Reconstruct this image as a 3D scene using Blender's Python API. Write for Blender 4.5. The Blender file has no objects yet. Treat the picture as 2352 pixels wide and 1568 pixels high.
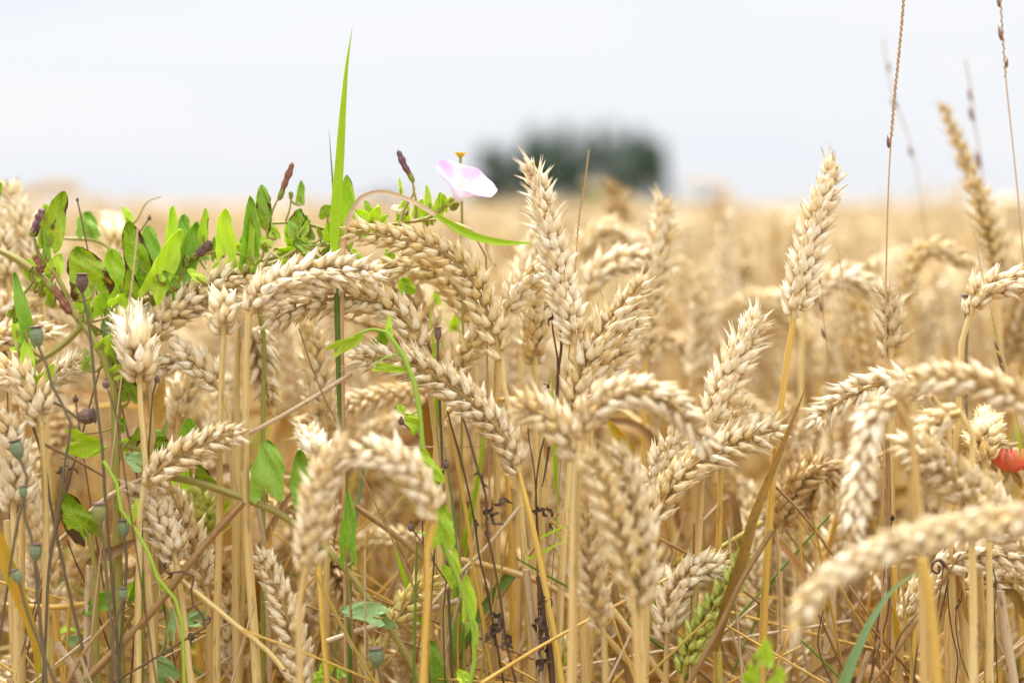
import bpy, math, random
import numpy as np
from mathutils import Vector, Matrix

SC = bpy.context.scene
# ------------------------------------------------------------------ camera
CAM_H, LENS, PITCH, FOCUS = 0.86, 60.0, math.radians(4.53), 0.85
cam_data = bpy.data.cameras.new("camera")
cam = bpy.data.objects.new("camera", cam_data)
SC.collection.objects.link(cam)
SC.camera = cam
cam.location = (0, 0, CAM_H)
cam.rotation_euler = (math.pi / 2 - PITCH, 0, 0)
cam_data.lens = LENS
cam_data.sensor_width = 36.0
cam_data.clip_start = 0.02
cam_data.clip_end = 3000
cam_data.dof.use_dof = True
cam_data.dof.focus_distance = FOCUS
cam_data.dof.aperture_fstop = 3.7
cam_data.dof.aperture_blades = 9
# ------------------------------------------------------------------ light
SUN_ELEV, SUN_AZ = math.radians(58), math.radians(-35)   # azimuth from +Y towards +X
SKY_HORIZON, SKY_ZENITH, SUN_POWER = 0.86, 3.3, 4.9
world = bpy.data.worlds.new("World")
SC.world = world
world.use_nodes = True
nt = world.node_tree
nt.nodes.clear()
def N(t, typ, **kw):
    n = t.nodes.new(typ)
    for k, v in kw.items():
        setattr(n, k, v)
    return n
w_out = N(nt, "ShaderNodeOutputWorld")
w_mix = N(nt, "ShaderNodeMixShader"); w_mix.inputs[0].default_value = 0.92
w_sky = N(nt, "ShaderNodeTexSky", sky_type='NISHITA', sun_disc=False, sun_elevation=SUN_ELEV, sun_rotation=SUN_AZ)
w_bg1 = N(nt, "ShaderNodeBackground"); w_bg1.inputs[1].default_value = 0.1
w_bg2 = N(nt, "ShaderNodeBackground")
w_tc = N(nt, "ShaderNodeTexCoord")
w_sep = N(nt, "ShaderNodeSeparateXYZ")
nt.links.new(w_tc.outputs["Generated"], w_sep.inputs[0])
w_str = N(nt, "ShaderNodeMapRange"); w_str.inputs[1].default_value = 0.12; w_str.inputs[2].default_value = 1.0
w_str.inputs[3].default_value = SKY_HORIZON; w_str.inputs[4].default_value = SKY_ZENITH
nt.links.new(w_sep.outputs[2], w_str.inputs[0])
w_map = N(nt, "ShaderNodeMapping"); w_map.inputs["Scale"].default_value = (1.0, 1.0, 7.0)
w_noise = N(nt, "ShaderNodeTexNoise"); w_noise.inputs["Scale"].default_value = 2.2; w_noise.inputs["Detail"].default_value = 3
nt.links.new(w_tc.outputs["Generated"], w_map.inputs[0]); nt.links.new(w_map.outputs[0], w_noise.inputs[0])
w_ramp = N(nt, "ShaderNodeValToRGB")
w_ramp.color_ramp.elements[0].position = 0.35; w_ramp.color_ramp.elements[0].color = (0.90, 0.935, 1.01, 1)
w_ramp.color_ramp.elements[1].position = 0.65; w_ramp.color_ramp.elements[1].color = (1.0, 1.0, 1.02, 1)
nt.links.new(w_noise.outputs[0], w_ramp.inputs[0])
nt.links.new(w_ramp.outputs[0], w_bg2.inputs[0]); nt.links.new(w_str.outputs[0], w_bg2.inputs[1])
nt.links.new(w_sky.outputs[0], w_bg1.inputs[0])
nt.links.new(w_bg1.outputs[0], w_mix.inputs[1]); nt.links.new(w_bg2.outputs[0], w_mix.inputs[2])
nt.links.new(w_mix.outputs[0], w_out.inputs[0])
sun_d = bpy.data.lights.new("sun", 'SUN'); sun = bpy.data.objects.new("sun", sun_d)
SC.collection.objects.link(sun)
sun_d.energy = SUN_POWER; sun_d.angle = math.radians(9); sun_d.color = (1.0, 0.96, 0.9)
sdir = Vector((math.sin(SUN_AZ) * math.cos(SUN_ELEV), math.cos(SUN_AZ) * math.cos(SUN_ELEV), math.sin(SUN_ELEV)))
sun.rotation_euler = sdir.to_track_quat('Z', 'Y').to_euler()
SC.view_settings.view_transform = 'Standard'
SC.view_settings.look = 'None'
SC.view_settings.exposure = 0.18
SC.view_settings.gamma = 1.0
SC.view_settings.use_curve_mapping = False
SC.render.engine = 'CYCLES'
SC.cycles.use_denoising = True
SC.cycles.max_bounces = 8
SC.cycles.diffuse_bounces = 4
SC.cycles.transmission_bounces = 4

# ------------------------------------------------------------------ pixel / space helpers
CP = np.array([0, 0, CAM_H])
FW = np.array([0, math.cos(PITCH), -math.sin(PITCH)])
UP = np.array([0, math.sin(PITCH), math.cos(PITCH)])
RT = np.array([1.0, 0, 0])
KX = 36.0 / LENS
def P(x, y, d):
    """point seen at (x, y) of a 2352 x 1568 view, d metres in front of the lens"""
    return CP + RT * ((x - 1176) / 2352 * KX * d) + UP * (-(y - 784) / 2352 * KX * d) + FW * d
PAN = dict(A=(0, 600), B=(1000, 500), C=(2000, 500), D=(2996, 0), E=(0, 1631), F=(1000, 1631), G=(2000, 1631), H=(2996, 1631), I=(2996, 900))
def q(pan, x, y):
    ox, oy = PAN[pan]
    return ((ox + x * 0.70153) * 0.57422, (oy + y * 0.70153) * 0.57422)
def mm(px, d=FOCUS):
    """pixels of the 2352 view to metres at depth d"""
    return px / 2352 * KX * d

def smooth(pts, n):
    """Hermite curve through pts, resampled to n points evenly by arc length"""
    p = np.asarray(pts, float)
    if len(p) == 2:
        t = np.linspace(0, 1, n)[:, None]
        return p[0] * (1 - t) + p[1] * t
    h = np.linalg.norm(np.diff(p, axis=0), axis=1) + 1e-9
    sl = np.diff(p, axis=0) / h[:, None]
    m = np.zeros_like(p); m[0] = sl[0]; m[-1] = sl[-1]
    for i in range(1, len(p) - 1):
        m[i] = (sl[i - 1] * h[i] + sl[i] * h[i - 1]) / (h[i] + h[i - 1])
    out = []
    t = np.linspace(0, 1, 14, endpoint=False)[:, None]
    for i in range(len(p) - 1):
        out.append((2 * t ** 3 - 3 * t ** 2 + 1) * p[i] + (t ** 3 - 2 * t ** 2 + t) * h[i] * m[i]
                   + (3 * t ** 2 - 2 * t ** 3) * p[i + 1] + (t ** 3 - t ** 2) * h[i] * m[i + 1])
    out = np.vstack(out + [p[-1:]])
    s = np.r_[0, np.cumsum(np.linalg.norm(np.diff(out, axis=0), axis=1))]
    u = np.linspace(0, s[-1], n)
    return np.stack([np.interp(u, s, out[:, k]) for k in range(3)], 1)
def length(p):
    return float(np.sum(np.linalg.norm(np.diff(p, axis=0), axis=1)))
def unit(v):
    return v / (np.linalg.norm(v) + 1e-12)
def frames(p, ref=None):
    """tangent, normal, binormal by parallel transport"""
    t = np.gradient(p, axis=0)
    t /= np.linalg.norm(t, axis=1)[:, None] + 1e-12
    n = np.zeros_like(p)
    r = np.array(ref if ref is not None else (0.13, -1.0, 0.21), float)
    v = r - t[0] * r.dot(t[0])
    if np.linalg.norm(v) < 1e-3:
        r = np.array([1.0, 0.2, 0]); v = r - t[0] * r.dot(t[0])
    n[0] = unit(v)
    for i in range(1, len(p)):
        v = n[i - 1] - t[i] * n[i - 1].dot(t[i])
        n[i] = unit(v)
    b = np.cross(t, n)
    return t, n, b

rnd = random.Random(11)
class MB:
    """collects grid surfaces and links them as one mesh object"""
    def __init__(s):
        s.V, s.Q, s.U, s.n = [], [], [], 0
    def grid(s, G, uo=0.0, us=1.0):
        n, m = G.shape[:2]
        s.V.append(G.reshape(-1, 3))
        i = np.arange(n - 1)[:, None] * m + np.arange(m - 1)[None, :]
        i = i.reshape(-1) + s.n
        s.Q.append(np.stack([i, i + 1, i + m + 1, i + m], 1))
        u = np.zeros((n, m, 2)); u[..., 0] = np.linspace(0, us, m)[None, :] + uo; u[..., 1] = np.linspace(0, 1, n)[:, None]
        s.U.append(u.reshape(-1, 2)); s.n += n * m
        return s
    def raw(s, V, Q, U):
        s.V.append(V); s.Q.append(Q + s.n); s.U.append(U); s.n += len(V)
    def arrays(s):
        return np.vstack(s.V), np.vstack(s.Q), np.vstack(s.U)
    def tube(s, p, r, seg=8, uo=None, ref=None):
        p = np.asarray(p, float); r = np.broadcast_to(np.asarray(r, float), (len(p),))
        t, n, b = frames(p, ref)
        a = np.linspace(0, 2 * math.pi, seg + 1)
        G = p[:, None] + r[:, None, None] * (np.cos(a)[None, :, None] * n[:, None] + np.sin(a)[None, :, None] * b[:, None])
        return s.grid(G, rnd.randint(0, 90) if uo is None else uo)
    def mesh(s, name, mats, off=(0, 0, 0), smooth_=True):
        V, Q, U = s.arrays()
        V = V - np.asarray(off)
        me = bpy.data.meshes.new(name)
        me.vertices.add(len(V)); me.vertices.foreach_set("co", V.astype(np.float32).ravel())
        me.loops.add(len(Q) * 4); me.loops.foreach_set("vertex_index", Q.astype(np.int32).ravel())
        me.polygons.add(len(Q)); me.polygons.foreach_set("loop_start", np.arange(len(Q), dtype=np.int32) * 4)
        me.polygons.foreach_set("use_smooth", np.full(len(Q), smooth_))
        uv = me.uv_layers.new(name="UVMap")
        uv.data.foreach_set("uv", U[Q.ravel()].astype(np.float32).ravel())
        me.materials.append(mats)
        me.update(calc_edges=True); me.validate()
        return me
    def build(s, name, mat, parent=None, off=(0, 0, 0)):
        o = bpy.data.objects.new(name, s.mesh(name, mat, off))
        SC.collection.objects.link(o)
        if parent is not None: o.parent = parent
        return o
def empty(name, loc):
    o = bpy.data.objects.new(name, None); o.location = loc; o.empty_display_size = 0.02
    SC.collection.objects.link(o); return o
def tag(o, label=None, cat=None, group=None, kind=None):
    if label: o["label"] = label
    if cat: o["category"] = cat
    if group: o["group"] = group
    if kind: o["kind"] = kind
    return o

# ------------------------------------------------------------------ materials
def lin(r, g, b):
    f = lambda c: ((c / 255 + 0.055) / 1.055) ** 2.4 if c / 255 > 0.04045 else c / 255 / 12.92
    return (f(r), f(g), f(b), 1)
class Mat:
    def __init__(s, name):
        s.m = bpy.data.materials.new(name); s.m.use_nodes = True; s.t = s.m.node_tree; s.t.nodes.clear()
        s.out = s.n("ShaderNodeOutputMaterial")
    def n(s, typ, **kw): return N(s.t, typ, **kw)
    def l(s, a, b): s.t.links.new(a, b)
    def math(s, op, a, b=None, clamp=False):
        n = s.n("ShaderNodeMath", operation=op); n.use_clamp = clamp
        for i, v in enumerate((a, b)):
            if v is None: continue
            if isinstance(v, (int, float)): n.inputs[i].default_value = v
            else: s.l(v, n.inputs[i])
        return n.outputs[0]
    def mix(s, f, a, b, mode='MIX'):
        n = s.n("ShaderNodeMix", data_type='RGBA', blend_type=mode)
        for i, v in ((0, f), (6, a), (7, b)):
            if isinstance(v, (int, float)): n.inputs[i].default_value = v
            elif isinstance(v, tuple): n.inputs[i].default_value = v
            else: s.l(v, n.inputs[i])
        return n.outputs[2]
    def ramp(s, v, lo, hi):
        n = s.n("ShaderNodeMapRange"); n.inputs[1].default_value = lo; n.inputs[2].default_value = hi
        s.l(v, n.inputs[0]); return n.outputs[0]
    def coords(s):
        """u (with the random integer of each piece), v, fraction of u, per-piece random"""
        uv = s.n("ShaderNodeUVMap"); sp = s.n("ShaderNodeSeparateXYZ"); s.l(uv.outputs[0], sp.inputs[0])
        oi = s.n("ShaderNodeObjectInfo")
        fl = s.math('FLOOR', sp.outputs[0]); fr = s.math('FRACT', sp.outputs[0])
        seed = s.math('ADD', fl, s.math('MULTIPLY', oi.outputs["Random"], 97.0))
        wn = s.n("ShaderNodeTexWhiteNoise", noise_dimensions='1D'); s.l(seed, wn.inputs["W"])
        s.u, s.v, s.fr, s.seed, s.rand, s.orand = sp.outputs[0], sp.outputs[1], fr, seed, wn.outputs[0], oi.outputs["Random"]
    def uvnoise(s, su, sv, detail=2.0, scale=1.0, off=0.0):
        c = s.n("ShaderNodeCombineXYZ")
        s.l(s.math('MULTIPLY', s.fr, su), c.inputs[0]); s.l(s.math('MULTIPLY', s.v, sv), c.inputs[1])
        s.l(s.math('ADD', s.math('MULTIPLY', s.seed, 7.31), off), c.inputs[2])
        n = s.n("ShaderNodeTexNoise"); n.inputs["Scale"].default_value = scale; n.inputs["Detail"].default_value = detail
        s.l(c.outputs[0], n.inputs[0]); return n.outputs[0]
    def objnoise(s, scale, detail=3.0):
        tc = s.n("ShaderNodeTexCoord")
        n = s.n("ShaderNodeTexNoise"); n.inputs["Scale"].default_value = scale; n.inputs["Detail"].default_value = detail
        s.l(tc.outputs["Object"], n.inputs[0]); return n.outputs[0]
    def finish(s, col, rough=0.55, trans=0.2, bump=None, bstr=0.3, spec=0.35, tcol=None, bdist=0.0004):
        b = s.n("ShaderNodeBsdfPrincipled")
        s.l(col, b.inputs["Base Color"]) if not isinstance(col, tuple) else setattr(b.inputs["Base Color"], "default_value", col)
        b.inputs["Roughness"].default_value = rough
        b.inputs["Specular IOR Level"].default_value = spec
        nrm = None
        if bump is not None:
            bn = s.n("ShaderNodeBump"); bn.inputs["Strength"].default_value = bstr; bn.inputs["Distance"].default_value = bdist
            s.l(bump, bn.inputs["Height"]); s.l(bn.outputs[0], b.inputs["Normal"])
        if trans > 0:
            tr = s.n("ShaderNodeBsdfTranslucent")
            tc = tcol if tcol is not None else col
            if isinstance(tc, tuple): tr.inputs[0].default_value = tc
            else: s.l(tc, tr.inputs[0])
            mx = s.n("ShaderNodeMixShader"); mx.inputs[0].default_value = trans
            s.l(b.outputs[0], mx.inputs[1]); s.l(tr.outputs[0], mx.inputs[2]); s.l(mx.outputs[0], s.out.inputs[0])
        else:
            s.l(b.outputs[0], s.out.inputs[0])
        return s.m

def mat_hull(name, pale, gold, deep, tip, specks=0.66):
    m = Mat(name); m.coords()
    st = m.uvnoise(16, 1.2, 2)
    big = m.uvnoise(1.5, 1.5, 2, off=3.7)
    c = m.mix(m.ramp(m.rand, 0.1, 1.0), pale, gold)
    c = m.mix(m.math('MULTIPLY', m.ramp(st, 0.45, 0.75), 0.45), c, deep)
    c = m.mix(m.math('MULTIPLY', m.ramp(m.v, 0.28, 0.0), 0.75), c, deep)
    c = m.mix(m.math('MULTIPLY', m.ramp(big, 0.5, 0.8), 0.4), c, gold)
    tipf = m.math('MULTIPLY', m.ramp(m.v, 0.86, 0.97), m.ramp(m.rand, 0.55, 0.95))
    c = m.mix(m.math('MULTIPLY', tipf, 0.6), c, tip)
    sp = m.uvnoise(9, 7, 3, off=9.1)
    c = m.mix(m.math('MULTIPLY', m.ramp(sp, specks, specks + 0.07), 0.6), c, lin(95, 80, 70))
    return m.finish(c, 0.42, 0.12, st, 0.7, 0.45, bdist=0.0004)
PALE, GOLD, DEEP = lin(248, 234, 200), lin(230, 202, 138), lin(168, 124, 54)
M = {}
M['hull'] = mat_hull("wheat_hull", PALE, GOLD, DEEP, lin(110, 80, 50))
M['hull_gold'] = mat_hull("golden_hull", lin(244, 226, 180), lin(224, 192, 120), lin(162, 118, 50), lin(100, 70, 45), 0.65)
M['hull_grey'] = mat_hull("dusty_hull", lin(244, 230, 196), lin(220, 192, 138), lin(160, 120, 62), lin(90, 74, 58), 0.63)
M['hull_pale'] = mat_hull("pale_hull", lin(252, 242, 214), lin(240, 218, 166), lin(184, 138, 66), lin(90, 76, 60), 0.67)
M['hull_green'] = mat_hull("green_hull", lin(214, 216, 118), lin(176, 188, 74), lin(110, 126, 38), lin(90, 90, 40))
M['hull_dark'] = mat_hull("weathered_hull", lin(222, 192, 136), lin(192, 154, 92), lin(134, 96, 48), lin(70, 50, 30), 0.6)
M['hull_olive'] = mat_hull("ripening_hull", lin(235, 220, 150), lin(215, 190, 100), lin(165, 145, 50), lin(110, 80, 50))

def mat_stem(name, a, b, c2, spots=0.0, trans=0.08, rough=0.42):
    m = Mat(name); m.coords()
    st = m.uvnoise(22, 2, 3)
    lg = m.uvnoise(1.0, 9, 3, off=5.5)
    c = m.mix(m.ramp(lg, 0.3, 0.7), a, b)
    c = m.mix(m.math('MULTIPLY', m.orand, 0.45), c, c2)
    c = m.mix(m.math('MULTIPLY', m.ramp(st, 0.48, 0.68), 0.6), c, c2)
    sp = m.uvnoise(5, 60, 3, off=2.2)
    c = m.mix(m.math('MULTIPLY', m.ramp(sp, 0.60, 0.68), 0.4 + spots), c, lin(110, 75, 45))
    return m.finish(c, rough, trans, st, 0.35, 0.4, bdist=0.0003)
M['straw'] = mat_stem("straw", lin(232, 210, 150), lin(220, 190, 116), lin(184, 142, 74))
M['straw_gold'] = mat_stem("golden_straw", lin(228, 194, 102), lin(216, 176, 76), lin(182, 138, 52))
M['straw_pale'] = mat_stem("pale_straw", lin(228, 208, 172), lin(208, 182, 140), lin(170, 140, 100), 0.2)
M['straw_green'] = mat_stem("greening_straw", lin(196, 180, 84), lin(150, 150, 60), lin(190, 150, 70))
M['straw_brown'] = mat_stem("brown_straw", lin(186, 150, 96), lin(158, 120, 70), lin(116, 86, 50), 0.3)
M['leaf_dry'] = mat_stem("dry_leaf", lin(222, 186, 122), lin(200, 156, 84), lin(156, 110, 52), 0.3, 0.3, 0.6)
M['leaf_rust'] = mat_stem("rusty_leaf", lin(196, 140, 46), lin(160, 112, 42), lin(105, 100, 30), 0.5, 0.25, 0.5)
M['blade_green'] = mat_stem("green_blade", lin(174, 206, 24), lin(190, 216, 30), lin(156, 190, 26), -0.3, 0.4, 0.45)
M['blade_dark'] = mat_stem("dark_green_stem", lin(96, 128, 40), lin(120, 146, 44), lin(90, 112, 45), -0.3, 0.15, 0.45)
M['blade_blue'] = mat_stem("blue_green_blade", lin(158, 184, 126), lin(140, 172, 112), lin(122, 156, 94), -0.3, 0.3, 0.5)
M['blade_turning'] = mat_stem("turning_blade", lin(222, 176, 30), lin(150, 180, 40), lin(200, 130, 30), 0.0, 0.35, 0.5)
M['vine'] = mat_stem("vine_stem", lin(150, 164, 66), lin(164, 152, 82), lin(160, 122, 72), 0.0, 0.1, 0.5)
M['vine_bright'] = mat_stem("bright_vine_stem", lin(176, 204, 74), lin(158, 192, 60), lin(150, 180, 60), -0.3, 0.2, 0.5)
M['dead'] = mat_stem("dead_weed_stem", lin(116, 84, 58), lin(88, 64, 46), lin(58, 44, 36), 0.2, 0.0, 0.7)
M['poppy_stem'] = mat_stem("poppy_stem", lin(110, 105, 70), lin(120, 92, 72), lin(80, 72, 48), 0.0, 0.0, 0.6)
M['grass_pale'] = mat_stem("pale_grass_stem", lin(206, 172, 124), lin(190, 150, 100), lin(150, 112, 76), 0.0, 0.1, 0.6)
M['seed_brown'] = mat_stem("brown_seed", lin(160, 120, 92), lin(124, 88, 70), lin(90, 66, 58), 0.2, 0.1, 0.6)
M['capsule_green'] = mat_stem("green_capsule", lin(136, 150, 108), lin(116, 134, 100), lin(92, 104, 74), 0.0, 0.0, 0.6)
M['capsule_olive'] = mat_stem("olive_capsule", lin(150, 150, 80), lin(130, 134, 76), lin(110, 100, 60), 0.0, 0.0, 0.6)
M['capsule_brown'] = mat_stem("brown_capsule", lin(128, 100, 84), lin(104, 82, 70), lin(66, 52, 46), 0.3, 0.0, 0.7)
M['withered'] = mat_stem("withered_petal", lin(140, 100, 108), lin(118, 84, 84), lin(90, 62, 58), 0.2, 0.2, 0.6)
M['withered_tan'] = mat_stem("withered_tan", lin(176, 128, 92), lin(150, 96, 76), lin(120, 70, 52), 0.2, 0.2, 0.6)
M['calyx'] = mat_stem("calyx", lin(140, 160, 50), lin(170, 160, 70), lin(110, 120, 40), 0.0, 0.2, 0.6)
M['shrivel'] = mat_stem("shrivelled_leaf", lin(112, 90, 72), lin(86, 68, 56), lin(56, 44, 36), 0.0, 0.0, 0.8)

def mat_leaf(name, a, b, vein, brown=0.0, trans=0.45):
    m = Mat(name); m.coords()
    uu = m.math('ABSOLUTE', m.math('SUBTRACT', m.math('MULTIPLY', m.fr, 2.0), 1.0))
    mid = m.ramp(uu, 0.07, 0.0)
    w = m.math('SINE', m.math('MULTIPLY', m.math('SUBTRACT', m.v, m.math('MULTIPLY', uu, 0.22)), 42.0))
    side = m.ramp(w, 0.86, 1.0)
    nb = m.uvnoise(3, 3, 4); nf = m.uvnoise(16, 16, 3, off=4.0)
    c = m.mix(m.ramp(nb, 0.35, 0.65), a, b)
    c = m.mix(m.math('MULTIPLY', m.rand, 0.35), c, vein)
    c = m.mix(m.math('MULTIPLY', m.ramp(nf, 0.5, 0.75), 0.35), c, vein)
    c = m.mix(m.math('MULTIPLY', m.math('MAXIMUM', mid, m.math('MULTIPLY', side, 0.7)), 0.8), c, vein)
    if brown > 0:
        nn = m.uvnoise(2.4, 2.4, 4, off=8.0)
        edge = m.math('ADD', nn, m.math('MULTIPLY', m.math('POWER', uu, 3.0), 0.22))
        c = m.mix(m.ramp(edge, 0.80 - brown, 0.86 - brown), c, lin(96, 66, 36))
        nn = m.uvnoise(7, 7, 3, off=6.0)
        c = m.mix(m.math('MULTIPLY', m.ramp(nn, 0.60, 0.68), 0.7), c, lin(215, 190, 40))
    h = m.math('SUBTRACT', m.math('MULTIPLY', nf, 0.4), m.math('MAXIMUM', mid, m.math('MULTIPLY', side, 0.6)))
    return m.finish(c, 0.42, trans, h, 0.5, 0.4, bdist=0.0006)
M['leaf'] = mat_leaf("bindweed_leaf", lin(156, 198, 34), lin(180, 212, 40), lin(218, 234, 104), 0.05)
M['leaf_deep'] = mat_leaf("deep_bindweed_leaf", lin(128, 174, 46), lin(146, 188, 50), lin(194, 216, 100))
M['leaf_lime'] = mat_leaf("lime_bindweed_leaf", lin(186, 218, 40), lin(200, 226, 52), lin(222, 234, 110))
M['leaf_worn'] = mat_leaf("eaten_bindweed_leaf", lin(126, 172, 36), lin(150, 186, 38), lin(214, 220, 70), 0.16)
M['leaf_blue'] = mat_leaf("grey_green_bindweed_leaf", lin(134, 176, 104), lin(156, 192, 116), lin(196, 214, 150), trans=0.3)

def mat_flower():
    m = Mat("pink_petal"); m.coords()
    ray = m.math('ABSOLUTE', m.math('SINE', m.math('MULTIPLY', m.fr, math.pi * 5)))
    ray = m.math('POWER', ray, 3.0)
    edge = m.ramp(m.v, 0.42, 1.0)
    f = m.math('MULTIPLY', edge, m.math('SUBTRACT', 1.0, m.math('MULTIPLY', ray, 0.75)))
    c = m.mix(f, lin(246, 238, 245), lin(228, 178, 224))
    c = m.mix(m.ramp(m.v, 0.25, 0.05), c, lin(244, 236, 150))
    st = m.uvnoise(60, 1, 2)
    c = m.mix(m.math('MULTIPLY', m.ramp(st, 0.5, 0.8), 0.15), c, lin(228, 184, 224))
    return m.finish(c, 0.6, 0.45, st, 0.2, 0.2)
M['petal'] = mat_flower()
def simple(name, a, b, sc=60, trans=0.0, rough=0.7, bstr=0.3, bd=0.001):
    m = Mat(name); m.coords(); n = m.objnoise(sc, 4)
    c = m.mix(m.ramp(n, 0.3, 0.7), a, b)
    return m.finish(c, rough, trans, n, bstr, 0.25, bdist=bd)
M['poppy'] = simple("red_poppy_petal", lin(250, 124, 66), lin(242, 156, 128), 260, 0.4, 0.35, 0.8, 0.002)
M['yellow'] = simple("yellow_petal", lin(246, 216, 60), lin(238, 196, 40), 400, 0.3)
M['white'] = simple("white_stamen", lin(250, 248, 235), lin(236, 226, 190), 400, 0.2)
M['black'] = simple("black_beetle", lin(22, 20, 22), lin(40, 36, 36), 800, 0, 0.3)
M['soil'] = simple("soil", lin(104, 80, 54), lin(134, 104, 70), 14, 0, 0.95, 0.8, 0.02)
M['crop'] = simple("crop_top", lin(158, 124, 76), lin(184, 150, 100), 1.2, 0, 0.9, 0.5, 0.05)  # tan darkened to carry the shade ears cast on each other
M['crown'] = simple("tree_leaves", lin(60, 82, 70), lin(82, 104, 84), 0.8, 0.2, 0.7)
M['crown_yellow'] = simple("bush_leaves", lin(130, 142, 66), lin(112, 130, 60), 0.8, 0.2, 0.7)
M['bark'] = simple("bark", lin(92, 78, 64), lin(70, 58, 48), 3, 0, 0.9)

# ------------------------------------------------------------------ wheat ear shapes
_T = np.array([0, .06, .16, .3, .45, .62, .78, .9, .965, 1.0])
_R = np.array([.30, .60, .88, 1.0, .98, .82, .50, .22, .08, .02])
def hull(L, W, Tk, rings=9, seg=8, curl=0.12, awn=0.0, keel=0.25):
    """pointed husk along +Y, bulging towards +Z"""
    t = np.linspace(0, 1, rings); t = t + 0.06 * np.sin(2 * math.pi * t)
    r = np.interp(t, _T, _R)
    a = np.linspace(0, 2 * math.pi, seg + 1) - math.pi / 2
    G = np.zeros((rings, seg + 1, 3))
    G[..., 0] = (W / 2) * r[:, None] * np.cos(a)[None]
    sz = np.sin(a)
    prof = np.where(sz > 0, sz * (1 + keel * sz ** 6), sz * 0.55)
    G[..., 2] = (Tk / 2) * r[:, None] * prof[None] + (curl * L * (0.9 * t - 1.25 * t ** 2))[:, None]
    G[..., 1] = (L * t)[:, None]
    if awn > 0:
        G[-1, :, 1] += awn; G[-1, :, 2] += awn * 0.12
        G[-2, :, 0] *= 0.9
    return G
def place(G, pos, d, nrm):
    d = unit(np.asarray(d, float)); z = np.asarray(nrm, float); z = unit(z - d * z.dot(d)); x = np.cross(d, z)
    return np.asarray(pos) + G[..., 0:1] * x + G[..., 1:2] * d + G[..., 2:3] * z
def spikelet(mb, R, rings=9, seg=8, n=5, awn=0.0, spread=1.0, T=np.eye(4)):
    """Y up the ear, Z outwards, X across"""
    spec = [(-45, 24, .0084, .0043, -.0021, .0000, .0008), (45, 24, .0084, .0043, .0021, .0000, .0008),
            (-27, 40, .0096, .0046, -.0016, .0022, .0018), (27, 40, .0096, .0046, .0016, .0022, .0018),
            (0, 27, .0086, .0042, 0, .0048, .0020), (0, 50, .0078, .0038, 0, .0016, .0032)]
    if n == 3: spec = [spec[2], spec[3], spec[4]]
    if n == 4: spec = spec[:4]
    for k, (a, o, L, W, x, y, z) in enumerate(spec[:n if n > 4 else 9]):
        a = math.radians(a * spread + R.uniform(-10, 10)); o = math.radians(o * spread + R.uniform(-9, 9))
        L = L * R.uniform(0.92, 1.1) * (1.12 if n <= 4 else 1); W = W * R.uniform(0.92, 1.08) * (1.3 if n <= 4 else 1)
        d = np.array([math.sin(a) * math.cos(o), math.cos(a) * math.cos(o), math.sin(o)])
        nr = np.array([math.sin(a) * 1.1, -0.15, 1.0])
        aw = R.uniform(0.0006, 0.002) + (awn * R.uniform(0.3, 1.0) if R.random() < 0.6 else 0)
        if seg < 6: aw = 0.001
        G = place(hull(L, W, W * 0.95, rings, seg, R.uniform(-0.10, 0.16), aw), (x, y, z), d, nr)
        G = G @ T[:3, :3].T + T[:3, 3]
        mb.grid(G, R.randint(0, 60))
        if seg >= 8 and k < 5:     # the thin inner husk that stands out beside the grain
            sd = 1 if R.random() < .5 else -1
            a2, o2 = a + math.radians(sd * R.uniform(3, 8)), o - math.radians(R.uniform(3, 9))
            d2 = np.array([math.sin(a2) * math.cos(o2), math.cos(a2) * math.cos(o2), math.sin(o2)])
            G = place(hull(L * R.uniform(1.0, 1.13), W * .6, W * .35, 7, 6, R.uniform(-.15, .05), aw), (x, y, z), d2, nr)
            mb.grid(G @ T[:3, :3].T + T[:3, 3], R.randint(0, 60))
SPK = {}
def spk_mesh(kind, mat):
    key = (kind, mat)
    if key not in SPK:
        R = random.Random(hash(kind) % 1000 if isinstance(kind, str) else kind * 31 + 5)
        mb = MB(); v = kind
        awn = 0.0 if v < 6 else 0.007
        spikelet(mb, R, 9, 8, 6 if v % 2 else 5, awn, R.uniform(0.85, 1.12))
        SPK[key] = mb.mesh("spikelet", M[mat])
    return SPK[key]
def ear_layout(path, width, R, count=None, roll=0.0):
    """matrices of the spikelets along a path (base to tip)"""
    L = length(path)
    count = count or max(7, int(L / 0.0043))
    p = smooth(path, 80); 
    ref = None
    t, n, b = frames(p, (math.sin(roll), -math.cos(roll) * 0.98, 0.17))
    out = []
    for i in range(count):
        f = (i + 0.25) / count * 0.93
        k = f * 79; k0 = int(k)
        pos, tt, nn = p[k0], t[k0], n[k0]
        side = 1 if i % 2 else -1
        tw = R.uniform(-0.18, 0.18)
        bb = np.cross(tt, nn)
        z = side * (nn * math.cos(tw) + bb * math.sin(tw))
        x = np.cross(tt, z)
        s = width * min(1.0, 0.72 + f * 2.2) * (1 - 0.28 * max(0, f - 0.55) / 0.4) * R.uniform(0.94, 1.07)
        m = np.eye(4); m[:3, 0] = x * s; m[:3, 1] = tt * s; m[:3, 2] = z * s; m[:3, 3] = pos
        out.append((m, f))
    e = len(p) - 6
    m = np.eye(4); s = width * 0.75
    m[:3, 0] = n[e] * s; m[:3, 1] = t[e] * s; m[:3, 2] = np.cross(n[e], t[e]) * s; m[:3, 3] = p[e]
    out.append((m, 1.0))
    return out

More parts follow.
